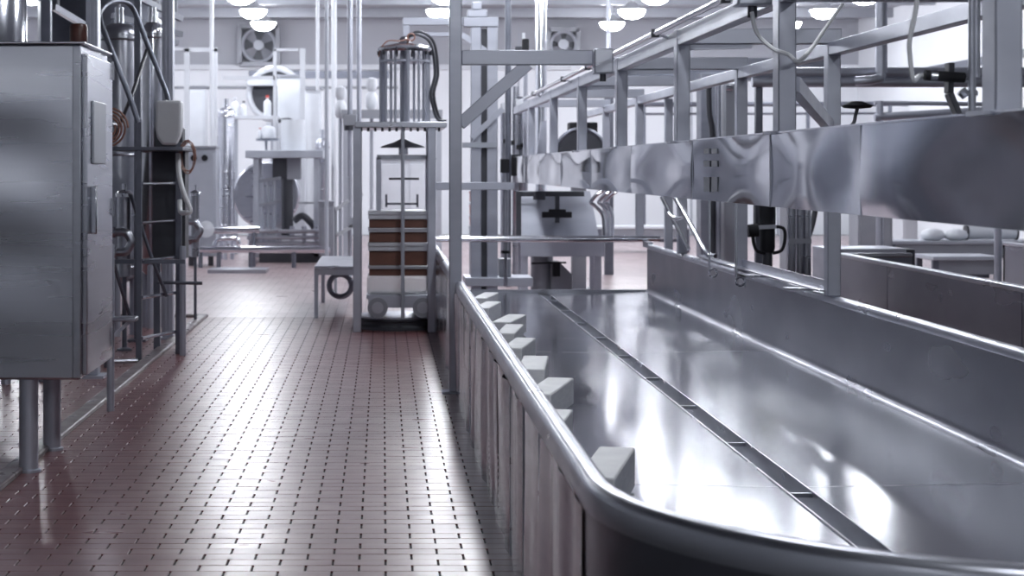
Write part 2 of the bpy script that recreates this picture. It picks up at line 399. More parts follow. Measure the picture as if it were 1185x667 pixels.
# trough beam: skin panels with slight warp
BZ0, BZ1 = 1.35, 1.684
seams = [2.6, 4.4, 6.6, 8.15, 10.2, 12.7, 15.2, 17.7, 20.2, 22.4, 24.4]
for i in range(len(seams)-1):
    a, c = seams[i]+.002, seams[i+1]-.002; b = B(); N = 14; ph = i*1.9
    for k in range(N+1):
        u = k/N; yy = a+(c-a)*u
        for j in range(6):
            v_ = j/5; bow = math.sin(math.pi*v_)
            dx = .006*bow*math.sin(2*math.pi*u*1.0+ph)+.003*math.sin(7*u+ph+2*v_)*bow
            b.v.append((X1-.05-dx, yy, BZ0+.003+(BZ1-BZ0-.006)*v_))
    for k in range(N):
        for j in range(5): b.f.append((k*6+j, k*6+j+1, k*6+6+j+1, k*6+6+j))
    b.build('skin_panel', BEAMST, ga, ang=70)
    if i: B().box(X1-.053, X1-.044, a-.006, a+.002, BZ0, BZ1).build('skin_seam', FRAME, ga)
B().box(X1-.030, X1+.10, 2.6, 24.4, BZ0, BZ1-.002).build('trough_core', STEEL, ga)
B().box(X1-.056, X1+.11, 2.6, 24.4, BZ1-.004, BZ1+.003).build('top_flange', CHROME, ga)
for x in (818, 827):
    for (ya, yb_) in ((172,178),(186,193),(205,222)):
        d = F*(X1-.052)/(x-VX)
        B().box(X1-.056, X1-.05, d-.07, d+.07, pz(yb_,d), pz(ya,d)).build('vent_slot', GREYM, ga)
B().box(X1-.12, X1+.06, 24.4, 24.75, 1.43, 1.72).build('end_block', BLACK, ga, bev=.01)
B().bar((X1+.05, 8.12, 1.9), (X2-.03, 10.85, 1.78), .05, .07).build('brace', FRAME, ga)
for d in PD[2:5]: B().bar((X1+.05, d+.05, ZT-.1), (X1+.42, d+.05, ZT-.09), .04, .05).build('gusset', FRAME, ga)
# side post with arms and braces at the aisle
PDp = 12.3; pl = px(520, PDp); pr_ = px(534.5, PDp)
B().box(pl, pr_, PDp, PDp+.09, .012, 3.6).build('aisle_post', FRAME, ga, bev=.006)
B().box(pl-.05, pr_+.005, PDp-.04, PDp+.13, 0, .012).build('post_foot', FRAME, ga)
B().box(pr_, px(690, PDp), PDp, PDp+.09, pz(75,PDp), pz(58,PDp)).build('arm', FRAME, ga, bev=.006)
B().bar(P(532,144,PDp+.05), P(611,74,PDp+.05), .06, .085).build('brace', FRAME, ga, bev=.005)
for yy in (345, 362, 391, 446): B().cyl((pr_, PDp+.045, pz(yy,PDp)), (VL+.03, PDp+.045, pz(yy,PDp)), .014, 8).build('bolt', DARKM, ga)
# conduit along the rail
cx_ = X1-.11
cd = T('conduit', 'thin steel conduit pipe clamped along the upper gantry rail', 'conduit', (cx_, 14, 2.34))
B().cyl((cx_, 3, 2.36), (cx_, 21.5, 2.36), .019, 10).build('pipe', CHROME, cd)
for d in (11.2, 16.9, 14.9, 8.9, 20.2):
    B().box(cx_-.024, cx_+.024, d-.012, d+.012, 2.335, 2.385).build('clamp', DARKM, cd)
    B().cyl((cx_, d, 2.36), (X1-.03, d, 2.33), .008, 6).build('clamp_arm', STEEL, cd)
def jbox(d, x0, x1, y0, y1, label):
    t = T('junction_box', label, 'junction box', (px((x0+x1)/2,d), d, pz(y1,d)))
    B().box(px(x0,d), px(x1,d), d-.09, d+.03, pz(y1,d), pz(y0,d)).build('case', FRAME, t, bev=.008)
    B().box(px(x0,d)+.006, px(x1,d)-.006, d-.096, d-.09, pz(y1,d)+.006, pz(y0,d)-.006).build('lid', STEEL, t, bev=.003)
    cxm = px((x0+x1)/2, d)
    B().cyl((cxm, d-.03, pz(y1,d)), (cxm, d-.03, pz(y1,d)-.05), .022, 12).build('cable_gland', DARKM, t)
jbox(12.25, 686, 708, 57, 86, 'grey junction box on the conduit at the end of the horizontal arm')
jbox(8.1, 849, 889, -20, 8, 'grey junction box at the top edge with a white cable below')
def cable(name, pts, r, mat, label, cat='cable'):
    return tag(B().tube(crv(pts, 8), r, 8).build(name, mat), label, cat)
cable('cable', [P(870,14,8.05), P(876,38,8.03), P(894,56,7.98), P(912,63,7.95), P(924,71,8.0), P(940,55,8.6), P(957,30,9.5), P(975,5,10.5)], .010, HOSEW, 'white cable sagging from the junction box past a gantry post')
cable('cable', [P(1063,-20,5.7), P(1060,10,5.7), P(1053,45,5.7), P(1053,65,5.7), P(1057,92,5.7), P(1064,88,5.72), P(1076,87,5.74)], .008, HOSEW, 'white cable hanging down to the black sensor on the beam')
# sensor on bracket standing on the beam
sn = T('sensor', 'black tubular sensor held by a bent bracket on the beam', 'sensor', (px(1100,5.74), 5.74, BZ1))
d = 5.74
B().bar(P(1099,73,d), P(1098,108,d), .018, .05).bar(P(1098,108,d), P(1112,142,d), .018, .05).build('bracket', DARKM, sn, bev=.003)
B().cyl(P(1070,87,d-.03), P(1116,90,d-.03), .017, 14).build('body', BLACK, sn)
B().cyl(P(1076,87.3,d-.03), P(1084,87.9,d-.03), .0185, 14).build('collar', CHROME, sn)
B().cyl(P(1116,90,d-.03), P(1124,90.6,d-.03), .008, 10).build('tip', CHROME, sn)
d = 5.55
vp = T('riser_pipe', 'slim vertical riser pipe with a small valve, right end of beam', 'pipe', (px(1131,d), d, BZ1))
B().cyl((px(1131,d), d+.05, BZ1), (px(1131,d), d+.05, 2.3), .012, 10).cyl((px(1136,d), d+.05, BZ1+.12), (px(1136,d), d+.05, 2.3), .012, 10).build('pipe', STEEL, vp)
B().cyl(P(1112,108,d+.05), P(1131,108,d+.05), .009, 10).cyl(P(1112,105,d+.05), P(1118,111,d+.05), .016, 10).build('valve', STEEL, vp)
# thin rods hanging from the beam
for x, yb_, l in ((821, 316, 'thin hanging rod with a hook, the left one of two under the beam'), (852, 326, 'thin hanging rod with a hook, the right one of two under the beam')):
    d = F*(X1+.02)/(x-VX); t = T('hanging_rod', l, 'rod', (X1+.02, d, pz(yb_,d)))
    B().cyl((X1+.02, d, pz(yb_,d)+.02), (X1+.02, d, BZ0), .006, 8).build('rod', CHROME, t)
    B().ring((X1+.04, d, pz(yb_,d)), .022, .006, n=16, m=6).build('hook', CHROME, t)

# ================================================================== RIGHT RIM FITTINGS
lad = T('vat_step_rail', 'chrome inclined hand rail with one rung leaning on far vat rim', 'hand rail', P(790,300,16))
a0, a1 = P(766,228,16.2), P(797,289,15.9); b0, b1 = P(781,228,15.6), P(817,292,15.2)
B().tube(crv([a0, a0*.5+a1*.5, a1]), .02, 10).build('side_rail', CHROME, lad)
B().tube(crv([b0, b0*.45+b1*.55, b1, b1+Vector((.06,-.1,-.03))]), .022, 10).build('side_rail', CHROME, lad)
B().tube(crv([P(774,247,16.0), P(782,253,15.8), P(794,251,15.5)]), .016, 10).build('rung', CHROME, lad)
ar = T('angle_rail', 'steel angle rail with cross strips lying along the right vat rim', 'rail', (2.68, 11.5, .76))
B().box(2.62, 2.70, 10.9, 13.9, .785, .793).box(2.694, 2.70, 10.9, 13.9, .793, .845).build('angle', STEEL, ar)
B().box(2.5, 2.70, 12.55, 12.75, .772, .784).box(2.5, 2.70, 11.2, 11.35, .772, .784).build('cross_strip', STEEL, ar)
B().box(2.5, 2.51, 12.55, 12.75, .70, .784).build('strip_lip', STEEL, ar)
B().cyl((2.70, 13.4, .78), (2.70, 15.4, .78), .018, 10).build('round_bar', CHROME, ar)
# black valve between the vats
d = 14.2; X = px(888,d)
pv = T('hand_valve', 'black pump head with curved guard handles behind right vat wall', 'valve', (X, d, 0))
B().cyl((X, d, 0), (X, d, pz(290,d)), .04, 14).build('stem', DARKM, pv)
B().lathe((X, d, pz(292,d)), [(.05,0),(.06,.03),(.06,.2),(.05,.24),(.06,.28),(.06,.42)], 16).build('body', BLACK, pv)
for s in (-1, 1):
    B().tube(crv([(X+s*.03,d-.05,pz(262,d)), (X+s*.11,d-.06,pz(264,d)), (X+s*.125,d-.06,pz(275,d)), (X+s*.10,d-.06,pz(289,d)), (X+s*.03,d-.05,pz(293,d))]), .013, 8).build('guard', BLACK, pv)
B().cyl((X-.17,d-.08,pz(267,d)), (X-.09,d-.08,pz(266,d)), .05, 16).build('knob', BLACK, pv)
B().bar((X-.1,d-.08,pz(263,d)), (X+.05,d-.08,pz(262,d)), .03, .03).build('lever', STEEL, pv)
B().box(X-.09, X+.07, d+.0, d+.12, pz(262,d), pz(225,d)).build('motor', DARKM, pv, bev=.02)

# ================================================================== OTHER VATS ON THE RIGHT
def trough(name, x0, x1, y0, y1, zr, label, panels, right=True):
    t = T(name, label, 'trough', ((x0+x1)/2, (y0+y1)/2, 0))
    th = .05
    B().box(x0+th, x1-th, y0+th, y1-th, .25, .27).build('floor_plate', VATFL, t)
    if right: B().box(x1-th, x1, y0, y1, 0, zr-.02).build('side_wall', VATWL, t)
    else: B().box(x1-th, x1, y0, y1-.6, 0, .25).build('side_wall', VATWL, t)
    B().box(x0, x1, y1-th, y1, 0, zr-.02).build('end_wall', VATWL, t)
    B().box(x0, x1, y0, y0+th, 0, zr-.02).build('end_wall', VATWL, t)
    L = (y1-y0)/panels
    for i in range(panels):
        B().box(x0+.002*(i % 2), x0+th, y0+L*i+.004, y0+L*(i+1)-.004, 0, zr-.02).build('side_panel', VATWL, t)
    r = B()
    r.box(x0-.01, x0+th+.01, y0, y1, zr-.04, zr)
    if right: r.box(x1-th-.01, x1+.01, y0, y1, zr-.04, zr)
    r.box(x0, x1, y1-th-.01, y1+.01, zr-.04, zr-.001).box(x0, x1, y0-.01, y0+th+.01, zr-.04, zr-.001)
    r.build('rim', STEEL, t, bev=.01)
    return t
trough('steel_trough', 4.15, 4.8, 5.5, 16.5, .76, 'long steel trough beyond the gap, dark side and bright rim', 7, False)
trough('third_vat', 6.7, 8.7, 8, 19.6, .74, 'third vat, only its grey corner showing at right edge', 5)

# ================================================================== CABINET ON THE LEFT
CD0, CD1, CX = 9.05, 9.94, -1.495
cb = T('control_cabinet', 'tall brushed stainless cabinet on legs at left edge', 'cabinet', (-2.05, 9.5, 0))
cz0, cz1 = pz(440,CD0), pz(51,CD0)
B().box(-2.65, CX-.012, CD0, CD1, cz0, cz1).build('body', CABST, cb, bev=.012)
b = B(); NX, NZ = 14, 40
for i in range(NX+1):
    for j in range(NZ+1):
        u, v_ = i/NX, j/NZ; x_ = -2.64+(CX-.05+2.64)*u; z_ = cz0+.015+(cz1-cz0-.03)*v_
        ed = min(1, 6*min(1-u, v_, 1-v_)); A_ = .007*(.35+.65*min(1, max(0, (z_-.9)/.5)))
        b.v.append((x_, CD0-.012-ed*A_*math.sin(2*math.pi*(z_-1.2)/.56+1.1*(u-.55)**2*4)*(.55+.45*math.cos(3.2*(u-.62))), z_))
for i in range(NX):
    for j in range(NZ): k = i*(NZ+1)+j; b.f.append((k, k+NZ+1, k+NZ+2, k+1))
b.build('front_sheet', CABST, cb, ang=80)
B().box(CX-.05, CX-.008, CD0-.022, CD0, cz0+.01, cz1-.01).build('corner_strip', STEEL, cb, bev=.004)
B().box(-2.66, CX+.012, CD0-.015, CD1+.01, cz1, cz1+.012).build('top_cover', CABST, cb, bev=.004)
dr = B().box(CX-.012, CX+.016, CD0+.035, CD1-.01, cz0+.02, cz1-.045).build('door', CABST, cb, bev=.006)
B().box(CX+.016, CX+.03, CD0+.16, CD0+.56, pz(190,9.4), pz(118,9.4)).build('control_panel', PALEM, dr, bev=.006)
B().box(CX+.016, CX+.05, CD0+.12, CD0+.15, pz(270,9.3), pz(215,9.3)).build('latch', CHROME, dr, bev=.006)
for yy in (82, 240, 390): B().cyl((CX+.014, CD1-.03, pz(yy,9.9)-.05), (CX+.014, CD1-.03, pz(yy,9.9)+.05), .014, 10).build('hinge', STEEL, dr)
for y_ in (CD0+.25, CD0+.5, CD0+.72): B().lathe((CX-.045, y_, cz1+.012), [(.016,0),(.016,.012),(.008,.02)], 10).build('bolt', DARKM, cb)
for x_, y_ in ((px(31,9.07), 9.12), (px(61,9.85), 9.83), (-2.5, 9.12), (-2.5, 9.83)):
    B().cyl((x_, y_, .0), (x_, y_, cz0+.01), .048, 20).lathe((x_, y_, 0), [(.062,0),(.062,.012),(.05,.016)], 20).build('leg', FRAME, cb)
bc = T('beacon', 'dark red warning beacon on top of the stainless cabinet', 'beacon', (px(91,9.6), 9.6, cz1+.012))
bx_ = px(91, 9.6); z0 = cz1+.012
B().lathe((bx_, 9.6, z0), [(.045,0),(.045,.03),(.038,.035)], 20).build('base', GREYM, bc)
B().lathe((bx_, 9.6, z0+.035), [(.046,0),(.048,.02),(.048,.08),(.042,.095),(.02,.10)], 20).build('lens', AMBER, bc)

# tanks and columns behind the cabinet
def tank(name, X, d, r, z0, z1, label, mat=STEEL, legs=True, dome=.1):
    t = T(name, label, 'tank', (X, d, 0))
    B().lathe((X, d, 0), [(r*.3,z0-.08),(r,z0),(r,z1),(r*.93,z1+dome*.5),(r*.6,z1+dome*.9),(.05,z1+dome)], 36).build('shell', mat, t, ang=50)
    for zz in (z0+.08, (z0+z1)/2, z1-.05): B().ring((X, d, zz), r+.003, .012, 'z', 36, 6).build('weld_band', mat, t)
    if legs:
        for k in range(3):
            a = k*2.094+.5; B().cyl((X+r*.8*math.cos(a), d+r*.8*math.sin(a), 0), (X+r*.8*math.cos(a), d+r*.8*math.sin(a), z0+.05), .035, 10).build('leg', FRAME, t)
    B().cyl((X, d, z1+dome-.02), (X, d, z1+dome+.15), .04, 12).build('nozzle', CHROME, t)
    return t
tank('process_tank', -3.10, 12.6, .62, .7, 3.4, 'large shiny round tank above the cabinet at top left', VATFL)
tank('slim_tank', px(138,16.6), 16.6, .17, .55, pz(40,16.6), 'slim upright steel tank behind the ladder arch', STEEL)
tank('slim_tank', px(176,17.4), 17.4, .10, .55, pz(38,17.4), 'narrow bright tank between ladder arch and wide column', CHROME)
tank('added_dark_tank', -3.45, 22, .72, .5, 3.6, 'added wide dark tank behind the slim tanks and ladder', FRAMED)  # both dark tanks added to give the polished beam dark reflections
tank('added_dark_tank', -3.9, 25.5, .8, .5, 3.6, 'second added wide dark tank, farther back behind the ladder', FRAMED)
def column(x0, x1, d, z1, label, mat=FRAME, name='column', rib=True, dp=.14):
    t = T(name, label, 'column', (px((x0+x1)/2,d), d+dp/2, 0)); a, c = px(x0,d), px(x1,d)
    B().box(a, c, d, d+dp, .02, z1).build('shaft', mat, t, bev=.006)
    B().box(a-.05, c+.05, d-.05, d+dp+.05, 0, .02).build('base_plate', mat, t)
    if rib:
        for u in (.28, .62): B().box(a+(c-a)*u, a+(c-a)*(u+.12), d-.012, d, .05, z1-.02).build('rib', mat, t)
    return t
column(187, 200, 16.2, ZC-.2, 'wide ribbed grey column right of the ladder arch')
column(99, 113, 13.2, ZC-.2, 'ribbed grey column rising behind the beacon')
column(47, 58, 13.0, ZC-.2, 'dark narrow column beside the top left tank', FRAMED, rib=False, dp=.08)
column(155, 162.5, 16.0, ZC-.2, 'dark square column between the arch legs', FRAMED, rib=False, dp=.08)
# sloping pipe rails hung from the ceiling behind the arch
rk = T('rail_rack', 'bright sloping rails on drop rods behind the ladder arch', 'rails', P(165, 40, 18.5))
for i, (xa, ya, xb, yb_, d) in enumerate(((62,8,112,38,17),(150,-8,210,22,18),(130,18,210,40,19),(130,26,205,50,19.5))):
    a, c = P(xa,ya,d), P(xb,yb_,d+.6)
    B().bar(a, c, .05, .06).build('rail', CHROME, rk)
    for u in (.1, .9):
        q = a.lerp(c, u); B().cyl(q, (q.x, q.y, ZC), .012, 8).build('drop_rod', PALEM, rk)
# ================================================================== LADDER WITH PLATFORM
ld = T('access_ladder', 'dark steel ladder with platform and arched hand rails', 'ladder', (px(185,14.6), 14.6, 0))
dl, dr_ = 14.3, 14.9
B().box(px(157,dl), px(163.5,dl), dl, dl+.05, 0, pz(138,dl)).build('stringer', FRAMED, ld, bev=.004)
B().box(px(203,dr_), px(210,dr_), dr_, dr_+.05, 0, pz(165,dr_)).build('stringer', FRAMED, ld, bev=.004)
for yy in (213, 258, 302, 345, 392):
    B().cyl(Vector((px(163,dl), dl+.03, pz(yy,dl))), Vector((px(204,dr_), dr_+.02, pz(yy,dl)+.0)), .014, 10).build('rung', CHROME, ld)
zt = pz(170, dl)
B().box(px(128,dl), px(212,dl), dl-.02, dl+1.0, zt-.03, zt).build('platform', FRAMED, ld, bev=.004)
B().box(px(165,dl), px(200,dl), dl+.7, dl+.9, zt, zt+.17).build('kick_box', DARKM, ld, bev=.01)
B().tube(crv([P(160,142,dl), P(150,112,dl), P(132,66,dl), P(116,24,dl+.1), P(118,10,dl+.3), P(130,2,dl+.5), P(146,3,dl+.7), P(156,14,dl+.8), P(170,50,dl+.8), P(185,88,dl+.8), P(196,122,dl+.7), P(197,164,dl+.7)], 6), .022, 10).build('arch_rail', FRAMED, ld)
B().tube([P(152,112,dl+.05), P(170,58,dl+.8)], .016, 8).build('cross_rod', DARKM, ld)
B().tube([P(132,160,dl+.9), P(152,112,dl+.05)], .016, 8).build('cross_rod', DARKM, ld)
for (a, c) in ((P(151,225,dl+.2), P(176,300,dl+.3)), (P(176,300,dl+.3), P(193,343,dl+.4)), (P(130,300,dl-.1), P(152,372,dl+.1))): B().tube([a, c], .015, 8).build('stay_rod', FRAMED, ld)
B().box(px(160,dl), px(168,dl), dl+.95, dl+1.0, 0, zt-.03).box(px(203,dl+.9), px(211,dl+.9), dl+.9, dl+.95, 0, zt-.03).build('rear_post', FRAMED, ld)
B().box(px(163,dl), px(203,dl), dl+.7, dl+.98, pz(300,15), zt-.03).build('dark_panel', DARKM, ld)
B().box(px(130,dl), px(213,dl), dl+.06, dl+.10, pz(306,dl), pz(301,dl)).build('lower_tie', FRAMED, ld)
# white plastic bin hooked on ladder
d = 14.2
bn = T('plastic_bin', 'white rounded plastic bin hanging on the ladder platform', 'bin', P(196,168,d))
b = B(); prof = [(-.098,117),(-.10,122),(-.104,150),(-.09,160),(-.05,168),(.05,168),(.085,158),(.097,150),(.10,125),(.098,117)]
b.prism([(px(197,d)+u, d-.12, pz(yy,d)) for u, yy in prof], (0, .16, 0)).build('shell', PLAST, bn, bev=.02, bseg=3)
B().tube([(px(190,d), d+.03, pz(125,d)), (px(190,d), d+.1, pz(116,d)), (px(196,d), d+.6, pz(118,d))], .008, 8).build('hook', STEEL, bn)
# hoses
tag(B().tube([(px(124,13.4)+(.155-.0011*a)*math.cos(a*.3), 13.4+.012*math.sin(a*.13), pz(148,13.4)+(.155-.0011*a)*math.sin(a*.3)) for a in range(0, 86)], .0085, 6).build('hose_coil', HOSEO), 'coil of orange hose hanging behind the cabinet door edge', 'hose')
tag(B().cyl((px(124,13.4), 13.4, pz(148,13.4)+.03), (px(124,13.4), 13.9, pz(148,13.4)+.03), .02, 10).cyl((px(124,13.9), 13.9, 0), (px(124,13.9), 13.9, pz(120,13.9)), .025, 10).build('hose_peg', FRAMED), 'dark post with a peg that carries the orange hose coil', 'post')
d = 14.8
tag(B().tube([(px(216,d)+(.06+.008*math.sin(a*.31))*math.cos(a*.45), d+.003*a, pz(180,d)-.01+(.13+.012*math.sin(a*.7))*math.sin(a*.45)) for a in range(0, 62)], .0045, 6).build('cable_coil', HOSEO), 'loose coil of orange and grey cable hung on the ladder', 'cable')
cable('drain_hose', [P(206,178,14.7), P(207,200,14.65), P(212,222,14.6), P(220,243,14.6), P(216,246,14.6), P(209,245,14.65), P(208,232,14.7)], .02, HOSEW, 'thick white hose looping down beside the ladder', 'hose')
# bent guard pipes
def dpipe(t, xl, xr, yt, yb_, d):
    B().tube(crv([P(xl-2,yt,d), P((xl+xr)/2,yt,d), P(xr-4,yt+3,d), P(xr,(yt+yb_)/2,d), P(xr-4,yb_-3,d), P((xl+xr)/2,yb_,d), P(xl-2,yb_,d)], 6), .034, 12).build('bent_pipe', STEEL, t)
    for yy in (yt, yb_): B().cyl(P(xl-5,yy,d), P(xl,yy,d), .046, 14).build('ferrule', CHROME, t)
def housing(x0, x1, y0, d, z0, label):
    X = px((x0+x1)/2, d); r = (px(x1,d)-px(x0,d))/2
    t = T('filter_housing', label, 'filter', (X, d, 0))
    B().cyl((X,d,z0), (X,d,pz(y0,d)), r, 24).build('barrel', STEEL, t)
    B().lathe((X,d,pz(y0,d)), [(r*1.25,0),(r*1.25,.03),(r*.9,.05),(r*.3,.06),(r*.3,.11)], 24).build('lid', CHROME, t)
    B().cyl((X,d,0), (X,d,z0), r*.35, 12).lathe((X,d,0),[(r*1.1,0),(r*1.1,.015),(r*.4,.03)],16).build('pedestal', FRAMED, t)
    B().cyl((X,d,z0+.15), (X-.25,d,z0+.15), .03, 10).build('inlet', STEEL, t)
    return t
t = housing(136, 152, 228, 15.2, .62, 'upright filter housing with bright lid beside the cabinet')
dpipe(t, 134, 152, 269, 292, 14.9)
t = housing(221, 231, 227, 18.0, .65, 'upright filter housing with bright lid right of the ladder')
dpipe(t, 218, 232, 257, 277, 17.7)
# guard posts on the floor
gp = T('guard_post', 'grey post with small step plate in front of the ladder', 'post', (px(128,11.4), 11.4, 0))
X = px(128, 11.4)
B().cyl((X,11.4,0), (X,11.4,pz(283,11.4)), .024, 14).build('pole', FRAME, gp)
B().box(X-.02, px(158,11.4), 11.36, 11.5, pz(372,11.4), pz(367,11.4)).build('step_plate', STEEL, gp, bev=.006)
B().bar((px(152,11.4),11.46,pz(370,11.4)), (X,11.42,pz(392,11.4)), .02, .02).build('plate_stay', FRAME, gp)
gp2 = T('guard_post', 'grey post with a short cross rod right of the ladder', 'post', (px(211.5,14.85), 14.8, 0))
X = px(211.5,14.8)
B().cyl((X,14.8,0), (X,14.8,pz(285,14.8)), .026, 14).build('pole', FRAME, gp2)
B().cyl(P(182,327,14.75), P(234,328,14.75), .014, 10).build('cross_rod', FRAMED, gp2)
tag(B().tube([P(163,420,14.2)+Vector((-.02,-.04,.02)), P(132,420,14.0)+Vector((-.3,0,0))], .018, 8).build('floor_pipe', STEEL), 'short pipe lying on the floor by the ladder foot', 'pipe')

# ================================================================== BENCH AND STAIR RAIL
bt = T('steel_bench', 'low steel bench table left of the press tower', 'bench', (-.47, 19.5, 0))
B().box(-.70, -.24, 18.5, 20.7, .50, .53).build('top', STEEL, bt, bev=.006)
B().box(-.69, -.25, 18.51, 18.54, .44, .50).box(-.69, -.66, 18.54, 20.69, .44, .50).build('apron', STEEL, bt)
for x_, y_ in ((-.68,18.52),(-.27,18.52),(-.68,20.66),(-.27,20.66)): B().box(x_-.02, x_+.02, y_, y_+.04, 0, .50).build('leg', FRAME, bt)
B().ring((px(394,19.5), 19.5, .27), .12, .03).build('hose_loop', FRAMED, bt)
sr = T('stair_rail', 'white zigzag stair rail behind the bench', 'stair rail', (px(390,21.5), 21.5, 0))
B().box(px(386.5,21.5), px(390,21.5), 21.5, 21.54, 0, pz(240,21.5)).build('post', PALEM, sr)
B().bar(P(388,243,21.5), P(404,232,21.5), .04, .045).bar(P(390,272,21.5), P(408,262,21.5), .04, .045).bar(P(410,232,21.5), P(420,224,21.5), .04, .045).build('bar', WHITE, sr)
B().box(px(402,21.5), px(412,21.5), 21.48, 21.6, pz(263,21.5), pz(252,21.5)).bar(P(404,255,21.5), P(404,205,21.5), .03, .03).bar(P(404,205,21.5), P(404,292,21.7), .03, .03).build('bracket', PALEM, sr)

# ================================================================== PRESS TOWER WITH STACK
d0, d1 = 16.9, 18.0
pt = T('press_tower', 'steel press tower with rod cage dome on a platform', 'press tower', (px(462,17.4), 17.45, 0))
XA, XB = px(413.5,d0), px(500,d0)
cxm = px(462, 17.4)
b = B(); b.lathe((cxm, 17.45, 0), [(.44,0),(.44,.03),(.42,.05),(.42,.08),(.44,.09),(.44,.11)], 40)
b.build('turntable', DARKM, pt)
B().lathe((cxm, 17.45, .11), [(.43,0),(.43,.012),(.40,.016)], 40).build('turntable_plate', STEEL, pt)
ztp = pz(141, d0)
for x_ in (XA, XB):
    B().box(x_-.04, x_+.035, d0, d0+.08, 0, ztp-.04).build('post', FRAME, pt, bev=.005)
    B().box(x_-.03, x_+.03, d1, d1+.06, 0, ztp-.04).build('post', FRAME, pt, bev=.005)
B().box(px(411,d0), px(517,d0), d0-.02, d1+.08, ztp-.055, ztp).build('platform', STEEL, pt, bev=.006)
for i in range(12): B().cyl((px(418+8.2*i,d0), d0+.03, ztp-.09), (px(418+8.2*i,d0), d0+.03, ztp-.05), .012, 8).build('bolt', DARKM, pt)
cc = Vector((px(468.5,17.4), 17.45, ztp)); RC = .225
zc1 = pz(60, 17.4)
for k in range(12):
    a = 2*math.pi*k/12+.1; r_ = .022 if k % 3 == 0 else .013
    B().cyl(cc+Vector((RC*math.cos(a), RC*math.sin(a), 0)), Vector((cc.x+RC*math.cos(a), cc.y+RC*math.sin(a), zc1)), r_, 10).build('cage_rod', FRAME, pt)
B().lathe((cc.x, cc.y, 0), [(.03,ztp),(.03,zc1)], 14).build('ram', PALEM, pt)
B().lathe((cc.x, cc.y, zc1), [(.255,0),(.265,.015),(.265,.035),(.24,.05),(.15,.075),(.06,.09),(.05,.13),(.03,.15)], 36).build('dome', CHROME, pt, ang=50)
for k in range(10):
    a = k*.628; B().cyl((cc.x+.25*math.cos(a), cc.y+.25*math.sin(a), zc1-.03), (cc.x+.25*math.cos(a), cc.y+.25*math.sin(a), zc1+.03), .014, 8).build('clamp_bolt', DARKM, pt)
B().lathe((cc.x, cc.y, zc1-.10), [(.24,0),(.24,.02)], 30).build('guide_ring', FRAME, pt)
B().lathe((cc.x-.02, 17.45, pz(171,17.4)), [(.22,0),(.2,.015),(.08,.055),(.02,.085),(.02,.14)], 30).build('cone', GREYM, pt)
B().box(cc.x-.06, cc.x+.03, 17.36, 17.45, pz(179,17.4), pz(171,17.4)).build('nozzle_block', CHROME, pt, bev=.006)
d = 16.95
B().box(px(436,d), px(498,d), d+.2, d+.26, pz(184,d), pz(179,d)).build('cross_bar', PALEM, pt)
for x_ in (438, 496): B().box(px(x_-3,d), px(x_+3,d), d+.2, d+.28, pz(252,d), pz(182,d)).build('guide', FRAME, pt)
B().cyl((px(466,d), d-.02, .12), (px(466,d), d-.02, ztp-.05), .018, 10).build('centre_rod', PALEM, pt)
B().bar(P(450,207,d+.05), P(485,207,d+.05), .05, .02).build('blade', DARKM, pt)
B().bar(P(447,236,d+.05), P(483,236,d+.05), .02, .02).bar(P(447,225,d+.05), P(447,240,d+.05), .02, .02).bar(P(483,225,d+.05), P(483,240,d+.05), .02, .02).build('spreader', FRAMED, pt)
B().tube(crv([cc+Vector((.02,0,zc1-ztp+.14)), cc+Vector((.12,0,zc1-ztp+.17)), cc+Vector((.25,0,zc1-ztp+.08)), cc+Vector((.29,0,zc1-ztp-.2)), cc+Vector((.25,-.05,.28)), cc+Vector((.30,-.05,.06)), cc+Vector((.37,-.05,.02))], 8), .014, 8).build('hose', DARKM, pt)
B().tube(crv([cc+Vector((.02,.05,zc1-ztp+.14)), cc+Vector((.14,.05,zc1-ztp+.2)), cc+Vector((.28,.05,zc1-ztp+.10)), cc+Vector((.32,.05,zc1-ztp-.2)), cc+Vector((.28,.0,.28)), cc+Vector((.33,.0,.06)), cc+Vector((.40,.0,.02))], 8), .014, 8).build('hose', DARKM, pt)
B().tube(crv([cc+Vector((.03,-.1,zc1-ztp+.12)), cc+Vector((-.05,-.12,zc1-ztp+.10)), cc+Vector((-.16,-.12,zc1-ztp+.10)), cc+Vector((-.23,-.1,zc1-ztp+.03)), cc+Vector((-.25,-.06,zc1-ztp-.05))], 8), .007, 6).build('red_wire', HOSEO, pt)
B().ring(cc+Vector((.06,-.06,zc1-ztp+.14)), .035, .008, n=16, m=6).build('red_wire', HOSEO, pt)
# trolley
tr = T('trolley', 'low grey trolley with two big wheels carrying the wrapped stack', 'trolley', (cxm, 17.3, .126))
B().box(px(424,d0), px(498,d0), 17.05, 17.75, .30, .34).box(px(426,d0), px(496,d0), 17.02, 17.05, .22, .34).build('deck', FRAME, tr, bev=.006)
for x_ in (437, 489.5):
    for y_ in (17.0, 17.72):
        w_ = B().cyl((px(x_,d0), y_, .126+.095), (px(x_,d0), y_+.05, .126+.095), .095, 24).build('wheel', GREYM, tr)
        B().cyl((px(x_,d0), y_-.006, .221), (px(x_,d0), y_+.056, .221), .055, 18).build('hub', STEEL, w_)
